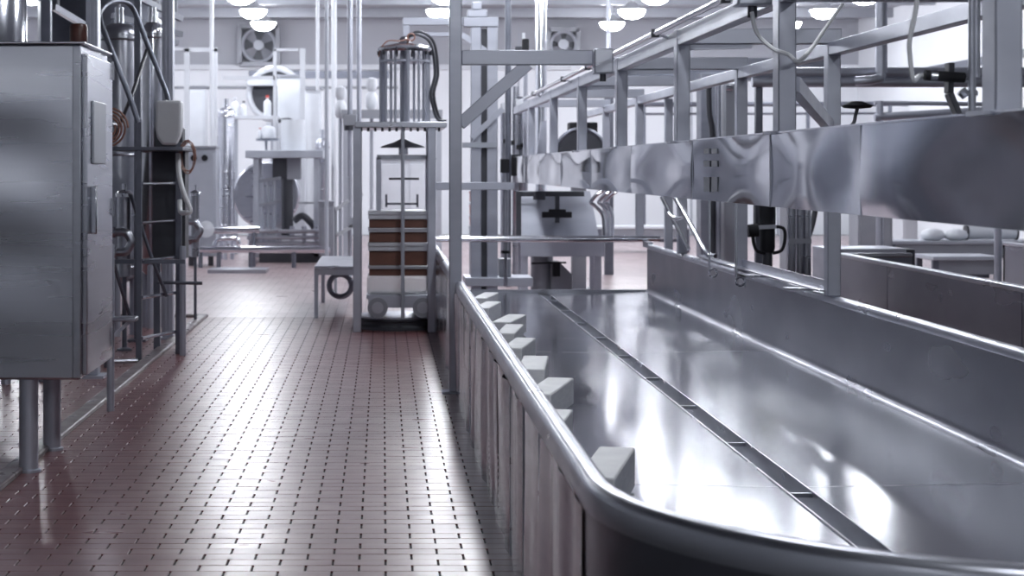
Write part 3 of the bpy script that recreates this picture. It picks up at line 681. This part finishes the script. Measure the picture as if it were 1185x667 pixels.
# stack: trays and brown blocks
xa, xb = px(427,d0), px(495,d0); rows = [(352,330,'f'),(328,320,'b'),(320,316,'t'),(316,299,'b'),(299,289,'t'),(289,277,'b'),(277,272,'t'),(272,262,'b'),(262,252,'t')]
names_b = ['lowest brown block, a thin dark strip above the film wrap', 'thickest brown block in the stack under the press tower', 'third brown block up in the stack under the press tower', 'topmost brown block in the stack under the press tower']
names_t = ['lowest grey tray, above the lowest brown block', 'grey tray above the thickest brown block', 'grey tray below the topmost brown block', 'top grey tray with folded film covering the stack']
ib = it = 0; zc = .34
for (yb_, yt, kd) in rows:
    h = (yb_-yt)*d0/F; hh = h
    if kd == 'f':
        o = B().box(xa-.02, xb+.02, 17.05, 17.75, zc, zc+hh).build('film_bundle', FILM, bev=.03, bseg=3)
        tag(o, 'clear film wrapped bundle at the bottom of the stack', 'film bundle')
    elif kd == 'b':
        o = B().box(xa, xb, 17.08, 17.72, zc, zc+hh-.001).build('brown_block', BROWN, bev=.006)
        tag(o, names_b[ib], 'block', 'brown blocks under the press tower'); ib += 1
    else:
        t = T('tray', names_t[it], 'tray', ((xa+xb)/2, 17.4, zc), 'grey trays in the stack'); it += 1
        B().box(xa-.008, xb+.008, 17.06, 17.74, zc, zc+hh*.55).build('pan', TRAYM, t, bev=.004)
        B().box(xa-.012, xb+.012, 17.05, 17.75, zc+hh*.55, zc+hh-.001).build('lip', TRAYM, t, bev=.004)
    zc += hh
# lift column beyond the vat end, with arm reaching over the tower
d = 19.2
lc = T('lift_column', 'twin post grey lift column with arm reaching over the press tower', 'lift column', (px(560,d), d, 0))
for a, c in ((545,557),(563.5,576)): B().box(px(a,d), px(c,d), d, d+.12, .02, pz(30,d)).build('mast', FRAME, lc, bev=.006)
B().box(px(556,d), px(564,d), d+.06, d+.10, .1, pz(33,d)).build('mast_back', DARKM, lc)
B().box(px(536,d), px(577,d), d-.02, d+.14, pz(31,d), pz(20,d)).build('head', FRAME, lc, bev=.006)
B().box(px(541,d), px(564,d), d, d+.12, pz(20,d), pz(11,d)).box(px(546,d), px(558,d), d+.02, d+.1, pz(11,d), pz(2,d)).build('motor', FRAME, lc, bev=.01)
B().box(px(466,d), px(536,d), d-.0, d+.1, pz(29,d), pz(20,d)).box(px(466,d), px(474,d), d-.0, d+.1, pz(48,d), pz(29,d)).box(px(470,d), px(536,d), d+.02, d+.09, pz(42,d), pz(37,d)).build('arm', FRAME, lc, bev=.006)
B().bar((px(469.5,d), d+.05, pz(47,d)), (cc.x, cc.y, zc1+.14), .05, .05).build('hanger', FRAME, lc)
B().bar(P(534,40,d+.03), P(566,62,d+.03), .05, .06).bar(P(546,160,d-.02), P(582,126,d-.02), .05, .06).build('brace', FRAME, lc)
B().box(px(535,d), px(575,d), d-.03, d+.06, pz(171,d), pz(165,d)).build('shelf_bar', PALEM, lc)
B().box(px(538,d), px(616,d), d-.1, d+.5, pz(331,d), pz(321,d)).build('base_beam', FRAME, lc, bev=.006)
B().box(px(545,d), px(575,d), d-.05, d+.2, 0, .02).build('foot', FRAME, lc)
B().box(px(578,d), px(592,d), d+.05, d+.3, pz(321,d), pz(300,d)).build('gear_box', GREYM, lc, bev=.008)
# low frame at the vat end (thin post and bright arm)
d = 18.9
lf = T('end_frame', 'grey post with bright horizontal arm at the far vat end', 'frame', (px(500,d), d, 0))
B().box(px(496,d), px(504,d), d, d+.07, 0, pz(219,d)).build('post', FRAME, lf, bev=.005)
B().box(px(496,d), px(596,d), d, d+.07, pz(220,d), pz(211,d)).build('arm', FRAME, lf, bev=.005)
B().cyl((px(586,d), d+.12, pz(292,d)), (px(586,d), d+.12, pz(200,d)), .03, 12).build('guide_pole', STEEL, lf)
B().box(px(580,d), px(590,d), d+.06, d+.18, pz(200,d), pz(184,d)).build('clamp_head', BLACK, lf, bev=.008)
B().lathe((px(586,d), d+.12, pz(294,d)), [(.05,0),(.05,.03)], 14).build('collar', BLACK, lf)
B().cyl((px(586,d), d+.12, .3), (px(586,d), d+.12, pz(294,d)), .02, 10).build('guide_pole_lower', STEEL, lf)
B().box(px(556,d), px(563,d), d+.4, d+.45, 0, pz(280,d)).build('rear_post', STEEL, lf)
# red crates glimpsed between the posts
d = 24.0
for i, (ya, yb_) in enumerate(((262,252),(250,238),(234,222))):
    t = T('red_crate', ['lowest red crate in the narrow gap behind the lift column', 'middle red crate in the narrow gap behind the lift column', 'top red crate in the narrow gap behind the lift column'][i], 'crate', (px(558,d), d, pz(ya,d)), 'red crates behind the lift column')
    B().box(px(545,d), px(570,d), d, d+.4, pz(ya,d), pz(yb_,d)).build('body', REDP, t, bev=.01)
    B().box(px(544.5,d), px(570.5,d), d-.01, d+.41, pz(yb_+2,d), pz(yb_,d)).build('lip', REDP, t)
t = T('crate_stand', 'pale stand carrying the red crates behind the lift column', 'stand', (px(558,24), 24.2, 0))
B().box(px(544,d), px(571,d), d, d+.4, pz(266,d), pz(262,d)).build('shelf', PALEM, t)
for x_ in (545, 570):
    B().box(px(x_,d)-.02, px(x_,d)+.02, d, d+.05, 0, pz(264,d)).build('leg', PALEM, t)
for yy in (250.6, 236): B().box(px(544,d), px(571,d), d, d+.4, pz(yy,d)-.01, pz(yy,d)+.005).build('shelf', PALEM, t)

# ================================================================== TABLE WITH BACK PANEL
d = 20.6
tb_ = T('work_table', 'steel table with blue grey back panel beyond the vat end', 'table', (px(650,d), d, 0))
z0, z1 = pz(276,d), pz(222,d)
B().prism([(px(601,d), d+.5, z0), (px(699,d), d+.5, z0), (px(690,d), d+.62, z1), (px(607,d), d+.62, z1)], (0, .03, 0)).build('back_panel', FRAME, tb_)
B().box(px(600,d), px(701,d), d-.05, d+.55, z0-.03, z0).build('top', STEEL, tb_, bev=.006)
B().box(px(602,d), px(699,d), d-.03, d-.004, pz(297,d), z0-.03).build('apron', FRAME, tb_)
for x_, y_ in ((607,d),(692,d),(607,d+.45),(692,d+.45)): B().box(px(x_-4,d), px(x_+4,d), y_, y_+.06, 0, z0-.03).build('leg', FRAME, tb_)
ch = tb_
B().box(px(645.5,d), px(650.5,d), d+.3, d+.36, pz(259,d), pz(228,d)).build('handle_stem', DARKM, ch)
B().box(px(630,d), px(665,d), d+.28, d+.36, pz(253,d), pz(246,d)).box(px(638,d), px(658,d), d+.28, d+.36, pz(247,d), pz(243,d)).build('handle_cross', BLACK, ch, bev=.008)
B().box(px(620,d), px(634,d), d+.3, d+.4, pz(232,d), pz(222,d)).box(px(605,d), px(680,d), d+.33, d+.42, pz(228,d), pz(222,d)).build('carrier', DARKM, ch, bev=.008)
B().box(px(600,d), px(606,d), d+.36, d+.42, z0, pz(222,d)).build('carrier_post', DARKM, ch)
mo = T('pump_motor', 'grey drum motor with black lever under the steel table', 'motor', (px(627,21.2), 21.2, 0))
B().cyl((px(627,21.2), 21.2, .0), (px(627,21.2), 21.2, pz(296,21.2)), .13, 24).build('drum', GREYM, mo)
B().prism([(px(638,21), 21, 0), (px(662,21), 21, 0), (px(662,21), 21, pz(318,21)), (px(647,21), 21, pz(303,21)), (px(638,21), 21, pz(303,21))], (0,.3,0)).build('skirt', GREYM, mo)
B().bar(P(615,305,20.95), P(655,304,20.95), .03, .02).box(px(640,20.9), px(648,20.9), 20.88, 20.98, pz(320,20.9), pz(303,20.9)).build('lever', BLACK, mo)
for i, (o_, l) in enumerate(((0,'left bent chrome tube rising at the table end'), (9,'middle bent chrome tube rising at the table end'), (16,'right bent chrome tube rising at the table end'))):
    dd = 20.2+.12*i
    tag(B().tube(crv([P(700+o_*.55,281,dd), P(699+o_*.6,262,dd), P(697+o_*.7,248,dd), P(688+o_,238,dd), P(684+o_,234,dd), P(690+o_*1.05,226,dd), P(698+o_*1.05,219,dd), P(698+o_*1.05,205,dd)], 6), .022, 10).build('bent_tube', CHROME), l, 'tube', 'bent tubes at the table end')
# wheel motor above, behind hanger posts
d = 22.6
wm = T('wheel_drive', 'dark drive wheel with black motor box behind the hanger posts', 'drive', (px(672,d), d, 0))
B().lathe((px(672,d), d+.1, pz(178,d)), [(.30,0),(.33,.02),(.33,.10),(.30,.12)], 36, 'y').build('wheel', DARKM, wm, ang=30)
B().ring((px(672,d), d-.02, pz(178,d)), .31, .025, n=36).build('wheel_rim', FRAMED, wm)
B().box(px(661,d), px(694,d), d+.2, d+.5, pz(165,d), pz(141,d)).build('motor_box', BLACK, wm, bev=.015)
B().box(px(664,d), px(680,d), d+.15, d+.35, .02, pz(165,d)).box(px(655,d), px(690,d), d+.1, d+.5, 0, .02).build('pedestal', GREYM, wm)
B().prism([(px(624,d),d+.4,pz(185,d)), (px(636,d),d+.4,pz(185,d)), (px(636,d),d+.4,pz(138,d)), (px(630,d),d+.4,pz(140,d))], (0,.1,0)).box(px(624,d), px(664,d), d+.3, d+.5, pz(190,d), pz(184,d)).build('side_guard', FRAME, wm)
column(811, 843, 24.5, pz(196,1)+1.3, 'broad dark grey column under the trough beam, beyond the vat', FRAMED, rib=False, dp=.35)
column(770, 779, 17.4, 2.2, 'slim grey column at the far corner of the vat', FRAME, rib=False, dp=.08)

# ================================================================== PIPES FROM THE CEILING
def vpipe(x, d, r, y_end, mat, label, extra=None):
    X = px(x,d); t = T('drop_pipe', label, 'pipe', (X, d, pz(y_end,d)))
    B().cyl((X,d,pz(y_end,d)), (X,d,ZC), r, 14).build('pipe', mat, t)
    B().lathe((X,d,ZC-.03), [(r*2.2,0),(r*2.2,.03)], 14).build('flange', mat, t)
    if extra == 'valve':
        B().box(X-.09, X+.09, d-.09, d+.09, pz(y_end,d)-.1, pz(y_end,d)+.05).build('actuator', GREYM, t, bev=.01)
        B().cyl((X,d,pz(y_end,d)-.16), (X,d,pz(y_end,d)-.1), .08, 14).build('coupling', DARKM, t)
        B().cyl((X,d,0), (X,d,pz(y_end,d)-.16), r*.85, 12).build('lower_pipe', mat, t)
    if extra == 'floor': B().cyl((X,d,0), (X,d,pz(y_end,d)), r, 12).build('lower_pipe', mat, t)
    return t
vpipe(245, 31.5, .035, 200, WHITE, 'white vertical pipe at the left frame, far back', 'floor')
vpipe(367.5, 31, .03, 105, WHITE, 'thin white drop pipe above the small white tank')
vpipe(386.5, 30, .045, 230, WHITE, 'taller white vertical pipe left of the grey valve pipe', 'floor')
vpipe(405, 24, .035, 137, FRAME, 'grey vertical pipe with box actuator beside the press tower', 'valve')
vpipe(415.5, 26, .035, 140, FRAME, 'slim grey pipe just right of the actuator pipe', 'floor')
vpipe(626, 28, .085, 112, CHROME, 'thick shiny pipe coming down from the ceiling in the middle', 'floor')
vpipe(588, 23.5, .04, 108, FRAMED, 'dark vertical pipe between lift column and shiny pipe', 'floor')
vpipe(704, 34, .035, 130, FRAME, 'thin grey pipe dropping beside the far ceiling lamps')
vpipe(1020, 17, .055, 84, FRAME, 'grey pipe elbow dropping onto the horizontal pipes at right')
vpipe(378, 27.5, .03, 290, PALEM, 'pale pipe beside the filling machine', 'floor')
# horizontal pipes right background
d = 17.2
hp = T('pipe_rack', 'pair of thick grey pipes running level behind the gantry', 'pipes', (px(980,d), d, 0))
B().cyl(P(870,84,d), P(1240,84,d), .05, 16).build('pipe', FRAME, hp)
B().cyl(P(870,95,d), P(1240,95,d), .05, 16).build('pipe', FRAME, hp)
for x_ in (880, 1236): B().box(px(x_-4,d), px(x_+4,d), d+.05, d+.12, 0, pz(78,d)).build('support', FRAMED, hp)
B().tube(crv([P(1020,84,17), P(1018,90,17), P(1005,93,17), P(990,94,17.05)]), .045, 12).build('elbow', FRAME, hp)
d = 26
hb = T('far_beam', 'broad dark grey crossbeam on posts behind the gantry rails', 'beam', (px(850,d), d, 0))
B().box(px(700,d), px(968,d), d, d+.3, pz(93,d), pz(67,d)).build('beam', FRAMED, hb, bev=.01)
B().box(px(700,d), px(968,d), d-.06, d, pz(93,d), pz(88,d)).build('flange', FRAMED, hb)
for x_ in (706, 836, 962): B().box(px(x_-5,d), px(x_+5,d), d+.1, d+.2, 0, pz(90,d)).build('post', FRAMED, hb)
d = 38
fr_ = T('far_rail', 'thin dark rail on slim posts before the bright far wall', 'rail', (px(850,d), d, 0))
B().cyl(P(740,121,d), P(1130,120,d), .05, 8).cyl(P(740,132,d), P(1130,131,d), .025, 8).build('bar', FRAMED, fr_)
for x_ in (745, 830, 935, 1030, 1125): B().cyl((px(x_,d), d, 0), (px(x_,d), d, pz(120,d)), .04, 8).build('post', FRAMED, fr_)
# pump and hoses glimpsed between posts (835-860)
d = 19.5
pp = T('pipe_pump', 'grey pump unit with two upright hoses behind the hanger posts', 'pump', (px(845,d), d, 0))
B().box(px(838,d), px(853,d), d, d+.2, .3, pz(96,d)).build('housing', GREYM, pp, bev=.02)
B().cyl((px(833,d), d+.1, .3), (px(833,d), d+.1, pz(92,d)), .032, 12).build('hose', FRAME, pp)
B().tube(crv([(px(822,d), d+.1, pz(95,d)), (px(823,d), d+.1, pz(130,d)), (px(827,d), d+.1, pz(170,d)), (px(827,d), d+.1, .3)]), .03, 10).build('hose', DARKM, pp)
B().cyl(P(840,102,d-.02), P(847,102,d-.02), .035, 12).build('valve_cap', CHROME, pp)
B().box(px(818,d), px(858,d), d-.05, d+.3, 0, .3).build('plinth', GREYM, pp, bev=.01)
# black dished head on right
d = 10.88
hd = T('spray_head', 'black dished head on a bent stem right of the outer gantry post', 'spray head', P(982,148,d))
B().lathe((px(992,d), d, pz(126,d)), [(.02,0),(.08,.006),(.095,.018),(.05,.036),(.035,.045)], 24).build('dish', BLACK, hd)
B().tube(crv([P(992,126,d), P(990,134,d), P(988,142,d), P(982,147,d), P(967,148,d)]), .011, 8).build('stem', DARKM, hd)
d = 20
fb = T('tube_stand', 'grey tubular frame with sloping pipe, right behind the beam', 'frame', (px(1060,d), d, 0))
B().cyl(P(1012,119,d), P(1160,121,d), .025, 10).build('tube', FRAME, fb)
B().cyl(P(1012,136,d), P(1160,127,d), .045, 12).build('tube', FRAME, fb)
for x_ in (1018, 1155): B().cyl((px(x_,d),d,0), (px(x_,d),d,pz(117,d)), .04, 10).build('upright', FRAME, fb)

# ================================================================== FAR LEFT MACHINERY
d = 29.5
fm = T('filling_machine', 'pale filling machine with open frame and dark central column', 'machine', (px(330,d), d, 0))
for x_ in (296, 366):
    for y_ in (d, d+.9): B().box(px(x_-3,d), px(x_+3,d), y_, y_+.08, .1, pz(178,d)).build('frame_post', PALEM, fm)
B().box(px(284,d), px(374,d), d-.05, d+1.0, pz(183,d), pz(174,d)).build('top_plate', PALEM, fm, bev=.01)
B().cyl((px(338,d), d+.4, pz(174,d)), (px(338,d), d+.4, pz(138,d)), .20, 24).build('hopper', WHITE, fm)
B().box(px(314,d), px(331,d), d+.3, d+.6, pz(206,d), pz(183,d)).build('gear_box', DARKM, fm, bev=.01)
B().box(px(331,d), px(347,d), d+.25, d+.55, pz(208,d), pz(183,d)).build('filler_head', GREYM, fm, bev=.01)
B().cyl((px(331,d), d+.4, .4), (px(331,d), d+.4, pz(205,d)), .10, 18).build('central_column', DARKM, fm)
for x_ in (303, 309, 316): B().cyl((px(x_,d), d+.2, .5), (px(x_,d), d+.2, pz(206,d)), .03, 8).build('feed_tube', PALEM, fm)
B().bar(P(300,210,d+.1), P(325,206,d+.1), .05, .05).bar(P(300,238,d+.1), P(324,233,d+.1), .05, .05).bar(P(345,235,d+.3), P(366,235,d+.3), .03, .03).build('link_bar', GREYM, fm)
B().box(px(280,d), px(378,d), d-.1, d+1.0, pz(291,d), pz(287,d)).build('base_plate', PALEM, fm)
for k, yy in enumerate((268, 275, 282)): B().cyl(P(284+2*k,yy,d-.05), P(374-2*k,yy,d-.05), .035, 10).build('base_tube', STEEL, fm)
for x_ in (290, 306, 322, 338, 352, 366): B().cyl(P(x_,287,d), P(x_,262,d), .04, 10).build('valve', STEEL, fm)
B().box(px(300,d), px(372,d), d, d+.9, .0, pz(291,d)).build('plinth', DARKM, fm)
B().tube(crv([P(340,256,d+.2), P(350,250,d+.2), P(360,258,d+.2), P(364,264,d+.2)]), .06, 10).build('hose', DARKM, fm)
d = 31.2
dk = T('round_drum', 'large upright round steel disc left of the filling machine', 'drum', (px(306,d), d, 0))
B().lathe((px(308,d), d+.3, pz(226,d)), [(.55,0),(.58,.03),(.58,.25),(.55,.28)], 44, 'y').build('disc', STEEL, dk, ang=30)
B().box(px(290,d), px(325,d), d+.05, d+.3, 0, pz(262,d)).build('cradle', GREYM, dk)
# round dark opening
d = 34
rd = T('round_duct', 'large white ringed duct with dark opening above the shelf', 'duct', (px(318,d), d, pz(140,d)))
B().ring((px(318,d), d, pz(109,d)), .48, .06, n=36).build('ring', WHITE, rd)
B().lathe((px(318,d), d+.9, pz(109,d)), [(.47,0),(.47,.85)], 36, 'y').build('bore', DARKM, rd)
B().box(px(286,d), px(330,d), d-.2, d-.1, pz(100,d), pz(92,d)).build('light_bar', WHITE, rd, bev=.02)
B().box(px(312,d), px(326,d), d+.3, d+.8, 0, pz(140,d)).build('pedestal', PALEM, rd)
sh = T('bottle_shelf', 'white wall shelf on brackets carrying bottles, far back', 'shelf', (px(290,32.5), 32.5, 0))
d = 32.5
B().box(px(256,d), px(322,d), d-.1, d+.3, pz(138,d), pz(134,d)).build('board', WHITE, sh)
for x_ in (273, 318): B().box(px(x_-2,d), px(x_+2,d), d, d+.06, 0, pz(136,d)).build('leg', PALEM, sh)
def bottle(x, yb_, d, h, r, cap, label):
    X, z = px(x,d), pz(yb_,d); t = T('bottle', label, 'bottle', (X, d, z), 'white bottles far back')
    B().lathe((X,d,z), [(r,0),(r,h*.6),(r*.8,h*.72),(r*.35,h*.8),(r*.35,h*.9)], 16).build('body', WHITE, t)
    B().lathe((X,d,z+h*.9), [(r*.42,0),(r*.42,h*.12)], 12).build('cap', cap, t)
bottle(309.5, 134, 32.5, .36, .07, REDP, 'white bottle with red cap before the dark duct opening')
bottle(272, 134, 32.5, .32, .07, WHITE, 'left white bottle on the far shelf')
bottle(282, 134, 32.5, .26, .06, DARKM, 'small white bottle with dark cap on the far shelf')
d = 30.2
tkb = T('caddy_stand', 'pale stand with a white jar, above the round disc', 'stand', (px(308,d), d, 0))
B().box(px(296,d), px(322,d), d, d+.3, pz(163,d), pz(160,d)).build('shelf', PALEM, tkb)
B().box(px(306,d), px(309,d), d+.1, d+.2, pz(174,d), pz(162,d)).build('stem', PALEM, tkb)
bottle(311, 160, 30.2, .26, .11, WHITE, 'squat white jar on the pale stand above the disc')
bottle(301, 160, 30.2, .17, .04, REDP, 'tiny bottle with red cap beside the squat jar')
# tall white cabinets and frames
def cabinet(x0, x1, y0, d, label, mat=WHITE, knobs=False, dp=.6):
    t = T('machine_cabinet', label, 'cabinet', (px((x0+x1)/2,d), d+dp/2, 0)); a, c = px(x0,d), px(x1,d); zt = pz(y0,d)
    B().box(a, c, d, d+dp, .15, zt).build('body', mat, t, bev=.01)
    n = 2 if c-a > .5 else 1
    for k in range(n): B().box(a+(c-a)*k/n+.03, a+(c-a)*(k+1)/n-.03, d-.02, d, .22, zt-.07).build('door', mat, t, bev=.006)
    for k in range(2): B().box(a+.05+(c-a-.18)*k, a+.13+(c-a-.18)*k, d+.05, d+.13, 0, .15).build('foot', DARKM, t)
    B().box(a-.01, c+.01, d-.03, d+dp, zt, zt+.04).build('cornice', GREYM, t)
    if knobs:
        for x_ in (224.5, 237): B().cyl((px(x_,d), d-.05, pz(183,d)), (px(x_,d), d-.02, pz(183,d)), .05, 14).build('knob', BLACK, t)
    return t
cabinet(214, 250, 172, 28.5, 'grey cabinet with two black knobs right of the ladder', PALEM, True)
cabinet(216, 237, 102, 33.5, 'tall white cabinet at left, under the frame', WHITE)
cabinet(321, 349, 89, 33.0, 'tall white cabinet behind the filling machine', WHITE)
cabinet(353, 372, 104, 32.6, 'narrow white cabinet with dark outline beside the drop pipe', WHITE)
cabinet(440, 505, 185, 30, 'wide pale cabinet seen through the press tower', WHITE)
cabinet(250, 268, 160, 33.0, 'pale cabinet left of the round disc', PALEM)
d = 32
gf = T('pipe_gate', 'white square tube frame standing at the left, far back', 'frame', (px(230,d), d, 0))
for x0, x1 in ((213,219),(246,251)): B().box(px(x0,d), px(x1,d), d, d+.09, 0, pz(56,d)).build('post', WHITE, gf)
B().box(px(213,d), px(251,d), d, d+.09, pz(60,d), pz(55,d)).box(px(196,d), px(213,d), d, d+.06, pz(58,d), pz(55,d)).build('top_bar', WHITE, gf)
B().box(px(219,d), px(246,d), d, d+.06, pz(103,d), pz(100,d)).build('mid_bar', GREYM, gf)
gf2 = T('pipe_gate', 'white square tube frame above the filling machine', 'frame', (px(340,d), d, 0))
B().box(px(316,d), px(320,d), d, d+.09, 0, pz(57,d)).box(px(347,d), px(353,d), d, d+.09, 0, pz(56,d)).build('post', WHITE, gf2)
B().box(px(316,d), px(345,d), d, d+.06, pz(59,d), pz(56,d)).box(px(258,d), px(318,d), d, d+.08, pz(92,d), pz(88,d)).build('top_bar', WHITE, gf2)
B().tube(crv([P(322,140,d-.2), P(334,139,d-.2), P(345,145,d-.2), P(352,150,d-.2)]), .04, 8).build('hose', DARKM, gf2)
t = tank('jacket_tank', px(373,31), 31, .12, .4, pz(165,29), 'grey slim tank on legs right of the filling machine', STEEL)
cabinet(369, 386, 236, 28.6, 'low grey box beside the filling machine', GREYM)
tank('jacket_tank', px(258,30), 30.6, .14, .5, pz(130,30), 'pale slim tank left of the round disc', STEEL)
# manifold pipes in front of the far machines
d = 28
mf = T('pipe_manifold', 'level steel pipes with white end disc low on the left', 'pipes', (px(290,d), d, 0))
B().cyl(P(228,289,d), P(382,289,d), .055, 14).build('pipe', CHROME, mf)
B().cyl(P(240,267,d+.3), P(300,266,d+.3), .055, 14).build('pipe', CHROME, mf)
B().lathe((px(237,d), d+.2, pz(266,d)), [(.13,0),(.13,.05),(.05,.07)], 22, 'y').build('end_disc', WHITE, mf)
B().tube(crv([P(248,284,d), P(252,278,d), P(262,277,d), P(274,277,d), P(277,283,d)]), .035, 10).build('loop', CHROME, mf)
for x_ in (232, 253, 290, 340, 378): B().cyl((px(x_,d), d, 0), (px(x_,d), d, pz(289,d)), .035, 10).build('support', FRAMED, mf)
for x_ in (292,): B().cyl((px(x_,d), d+.3, 0), (px(x_,d), d+.3, pz(266,d)), .03, 8).build('support', FRAMED, mf)
tag(B().box(px(228,25), px(300,25), 26.5, 27.2, 0, .05).build('drain_plate', STEEL), 'flat steel drain plate on the floor before the pipes', 'plate')
# white insulators and bar behind press tower
d = 28
wbh = T('level_beam', 'level grey beam behind the press tower cage', 'beam', (px(460,d), d, 0))
B().box(px(395,d), px(512,d), d, d+.15, pz(137,d), pz(127,d)).build('beam', GREYM, wbh)
for x_ in (400, 508): B().box(px(x_-3,d), px(x_+3,d), d+.02, d+.12, 0, pz(128,d)).build('post', PALEM, wbh)
for i, x_ in enumerate((394, 430)):
    t = T('white_canister', ['white canister left of the actuator pipe', 'white canister between actuator pipe and tower cage'][i], 'canister', P(x_,137,28.3))
    B().lathe(P(x_,127 if i else 137,28.3), [(.06,0),(.09,.05),(.09,.2),(.05,.28),(.06,.3),(.09,.36),(.08,.48),(.03,.5)], 16).build('body', WHITE, t)
    B().cyl(Vector((px(x_,28.3),28.3,0)), P(x_,127 if i else 137,28.3), .03, 8).build('stand', PALEM, t)
# clutter behind the lift column at (595-620, 100-180)
d = 25
cl = T('valve_cluster', 'cluster of steel pipes with black clamps left of the hanger posts', 'valves', (px(607,d), d, 0))
for x_, yt, r_ in ((585,120,.07),(597,100,.05),(605,112,.045)): B().cyl((px(x_,d), d, 0), (px(x_,d), d, pz(yt,d)), r_, 14).build('pipe', STEEL, cl)
for x_, y_ in ((585,163),(591,165),(600,170),(605,168)): B().box(px(x_-3,d), px(x_+3,d), d-.1, d+.1, pz(y_+3,d), pz(y_-2,d)).build('clamp', BLACK, cl)
for x_, y_ in ((585,124),(601,120)): B().box(px(x_-5,d), px(x_+5,d), d-.12, d, pz(y_+8,d), pz(y_-5,d)).build('valve_head', WHITE, cl, bev=.02)
t = T('black_actuator', 'small black actuator above the valve cluster on a thin pipe', 'actuator', (px(608,24.5), 24.5, 0))
d = 24.5
B().box(px(604,d), px(612,d), d-.05, d+.08, pz(60,d), pz(45,d)).build('body', BLACK, t, bev=.01)
B().cyl((px(606,d), d, pz(45,d)), (px(606,d), d, pz(38,d)), .02, 8).build('tip', WHITE, t)
B().box(px(596,d), px(604,d), d-.03, d+.05, pz(66,d), pz(54,d)).build('coupling', DARKM, t)
B().cyl((px(608,d), d, 0), (px(608,d), d, pz(60,d)), .03, 8).build('pipe', FRAME, t)

# ================================================================== FAR RIGHT BEHIND THE VATS
d = 24
def table(x0, x1, ytop, d, label, mat=PALEM, dp=.8):
    t = T('conveyor_table', label, 'table', (px((x0+x1)/2,d), d+dp/2, 0)); z = pz(ytop,d)
    B().box(px(x0,d), px(x1,d), d, d+dp, z-.05, z).build('top', mat, t, bev=.008)
    B().box(px(x0+2,d), px(x1-2,d), d+.04, d+.08, z-.22, z-.05).build('apron', GREYM, t)
    for x_ in (x0+4, x1-4):
        for y_ in (d+.03, d+dp-.1): B().box(px(x_,d)-.035, px(x_,d)+.035, y_, y_+.07, 0, z-.05).build('leg', FRAMED, t)
    B().box(px(x0+4,d), px(x1-4,d), d+.35, d+.4, .18, .24).build('stretcher', FRAMED, t)
    return t
table(1080, 1160, 297, 22, 'grey conveyor table beyond the long steel trough')
table(1030, 1240, 279, 27, 'long pale table with white bundles beyond the vats')
table(690, 800, 262, 33, 'pale table seen under the trough beam, far beyond the vat', WHITE)
for i, (x0, x1) in enumerate(((1066,1092),(1094,1118))):
    o = B().lathe((px((x0+x1)/2,27.3), 27.3, pz(279,27)), [(.10,0),(.17,.03),(.18,.08),(.15,.14),(.06,.17)], 18).build('white_bundle', WHITE, ang=60)
    tag(o, ['left white cloth bundle on the long far table', 'right white cloth bundle on the long far table'][i], 'bundle', 'white bundles on the far table')
t = T('white_roller', 'white horizontal roller at the far table, right edge', 'roller', (px(1152,27.2), 27.3, pz(279,27)))
B().cyl((px(1124,27.2), 27.4, pz(279,27)+.12), (px(1180,27.2), 27.4, pz(279,27)+.12), .11, 22).build('drum', WHITE, t)
for x_ in (1123, 1181): B().cyl((px(x_-1,27.2), 27.4, pz(279,27)+.12), (px(x_+1,27.2), 27.4, pz(279,27)+.12), .12, 22).build('end_ring', DARKM, t)
d = 26
cabinet(993, 1033, 205, 25, 'grey control cabinet under the beam at right', GREYM, dp=.5)
cabinet(1045, 1062, 215, 30, 'white upright cabinet right of the grey control cabinet', WHITE)
t = T('floor_box', 'pale steel box with dark end behind the long trough rim', 'box', (px(1020,17.4), 17.4, 0))
d = 17.4
B().box(px(960,d), px(1049,d), d, d+.7, .0, pz(288,d)).build('body', FRAME, t, bev=.01)
B().box(px(1049,d), px(1060,d), d+.02, d+.6, 0, pz(289,d)).build('end_cap', DARKM, t, bev=.01)
cabinet(910, 935, 205, 23, 'grey cabinet glimpsed left of the outer gantry post', GREYM, dp=.4)
cable('loop_hose', [P(945,235,19), P(940,260,19), P(932,285,19), P(930,292,19.2), Vector((px(930,19.2),19.2,.02))], .03, DARKM, 'dark hose curving behind the outer gantry post', 'hose')
t = T('valve_stand', 'slim steel valve stand behind the black pump head', 'stand', (px(925,16), 16, 0))
d = 16
for x_ in (916, 926, 934): B().cyl((px(x_,d), d, 0), (px(x_,d), d, pz(232+3*(x_ % 4),d)), .035, 10).build('pipe', STEEL, t)
B().box(px(912,d), px(938,d), d-.04, d+.04, pz(282,d), pz(276,d)).build('tie', STEEL, t)
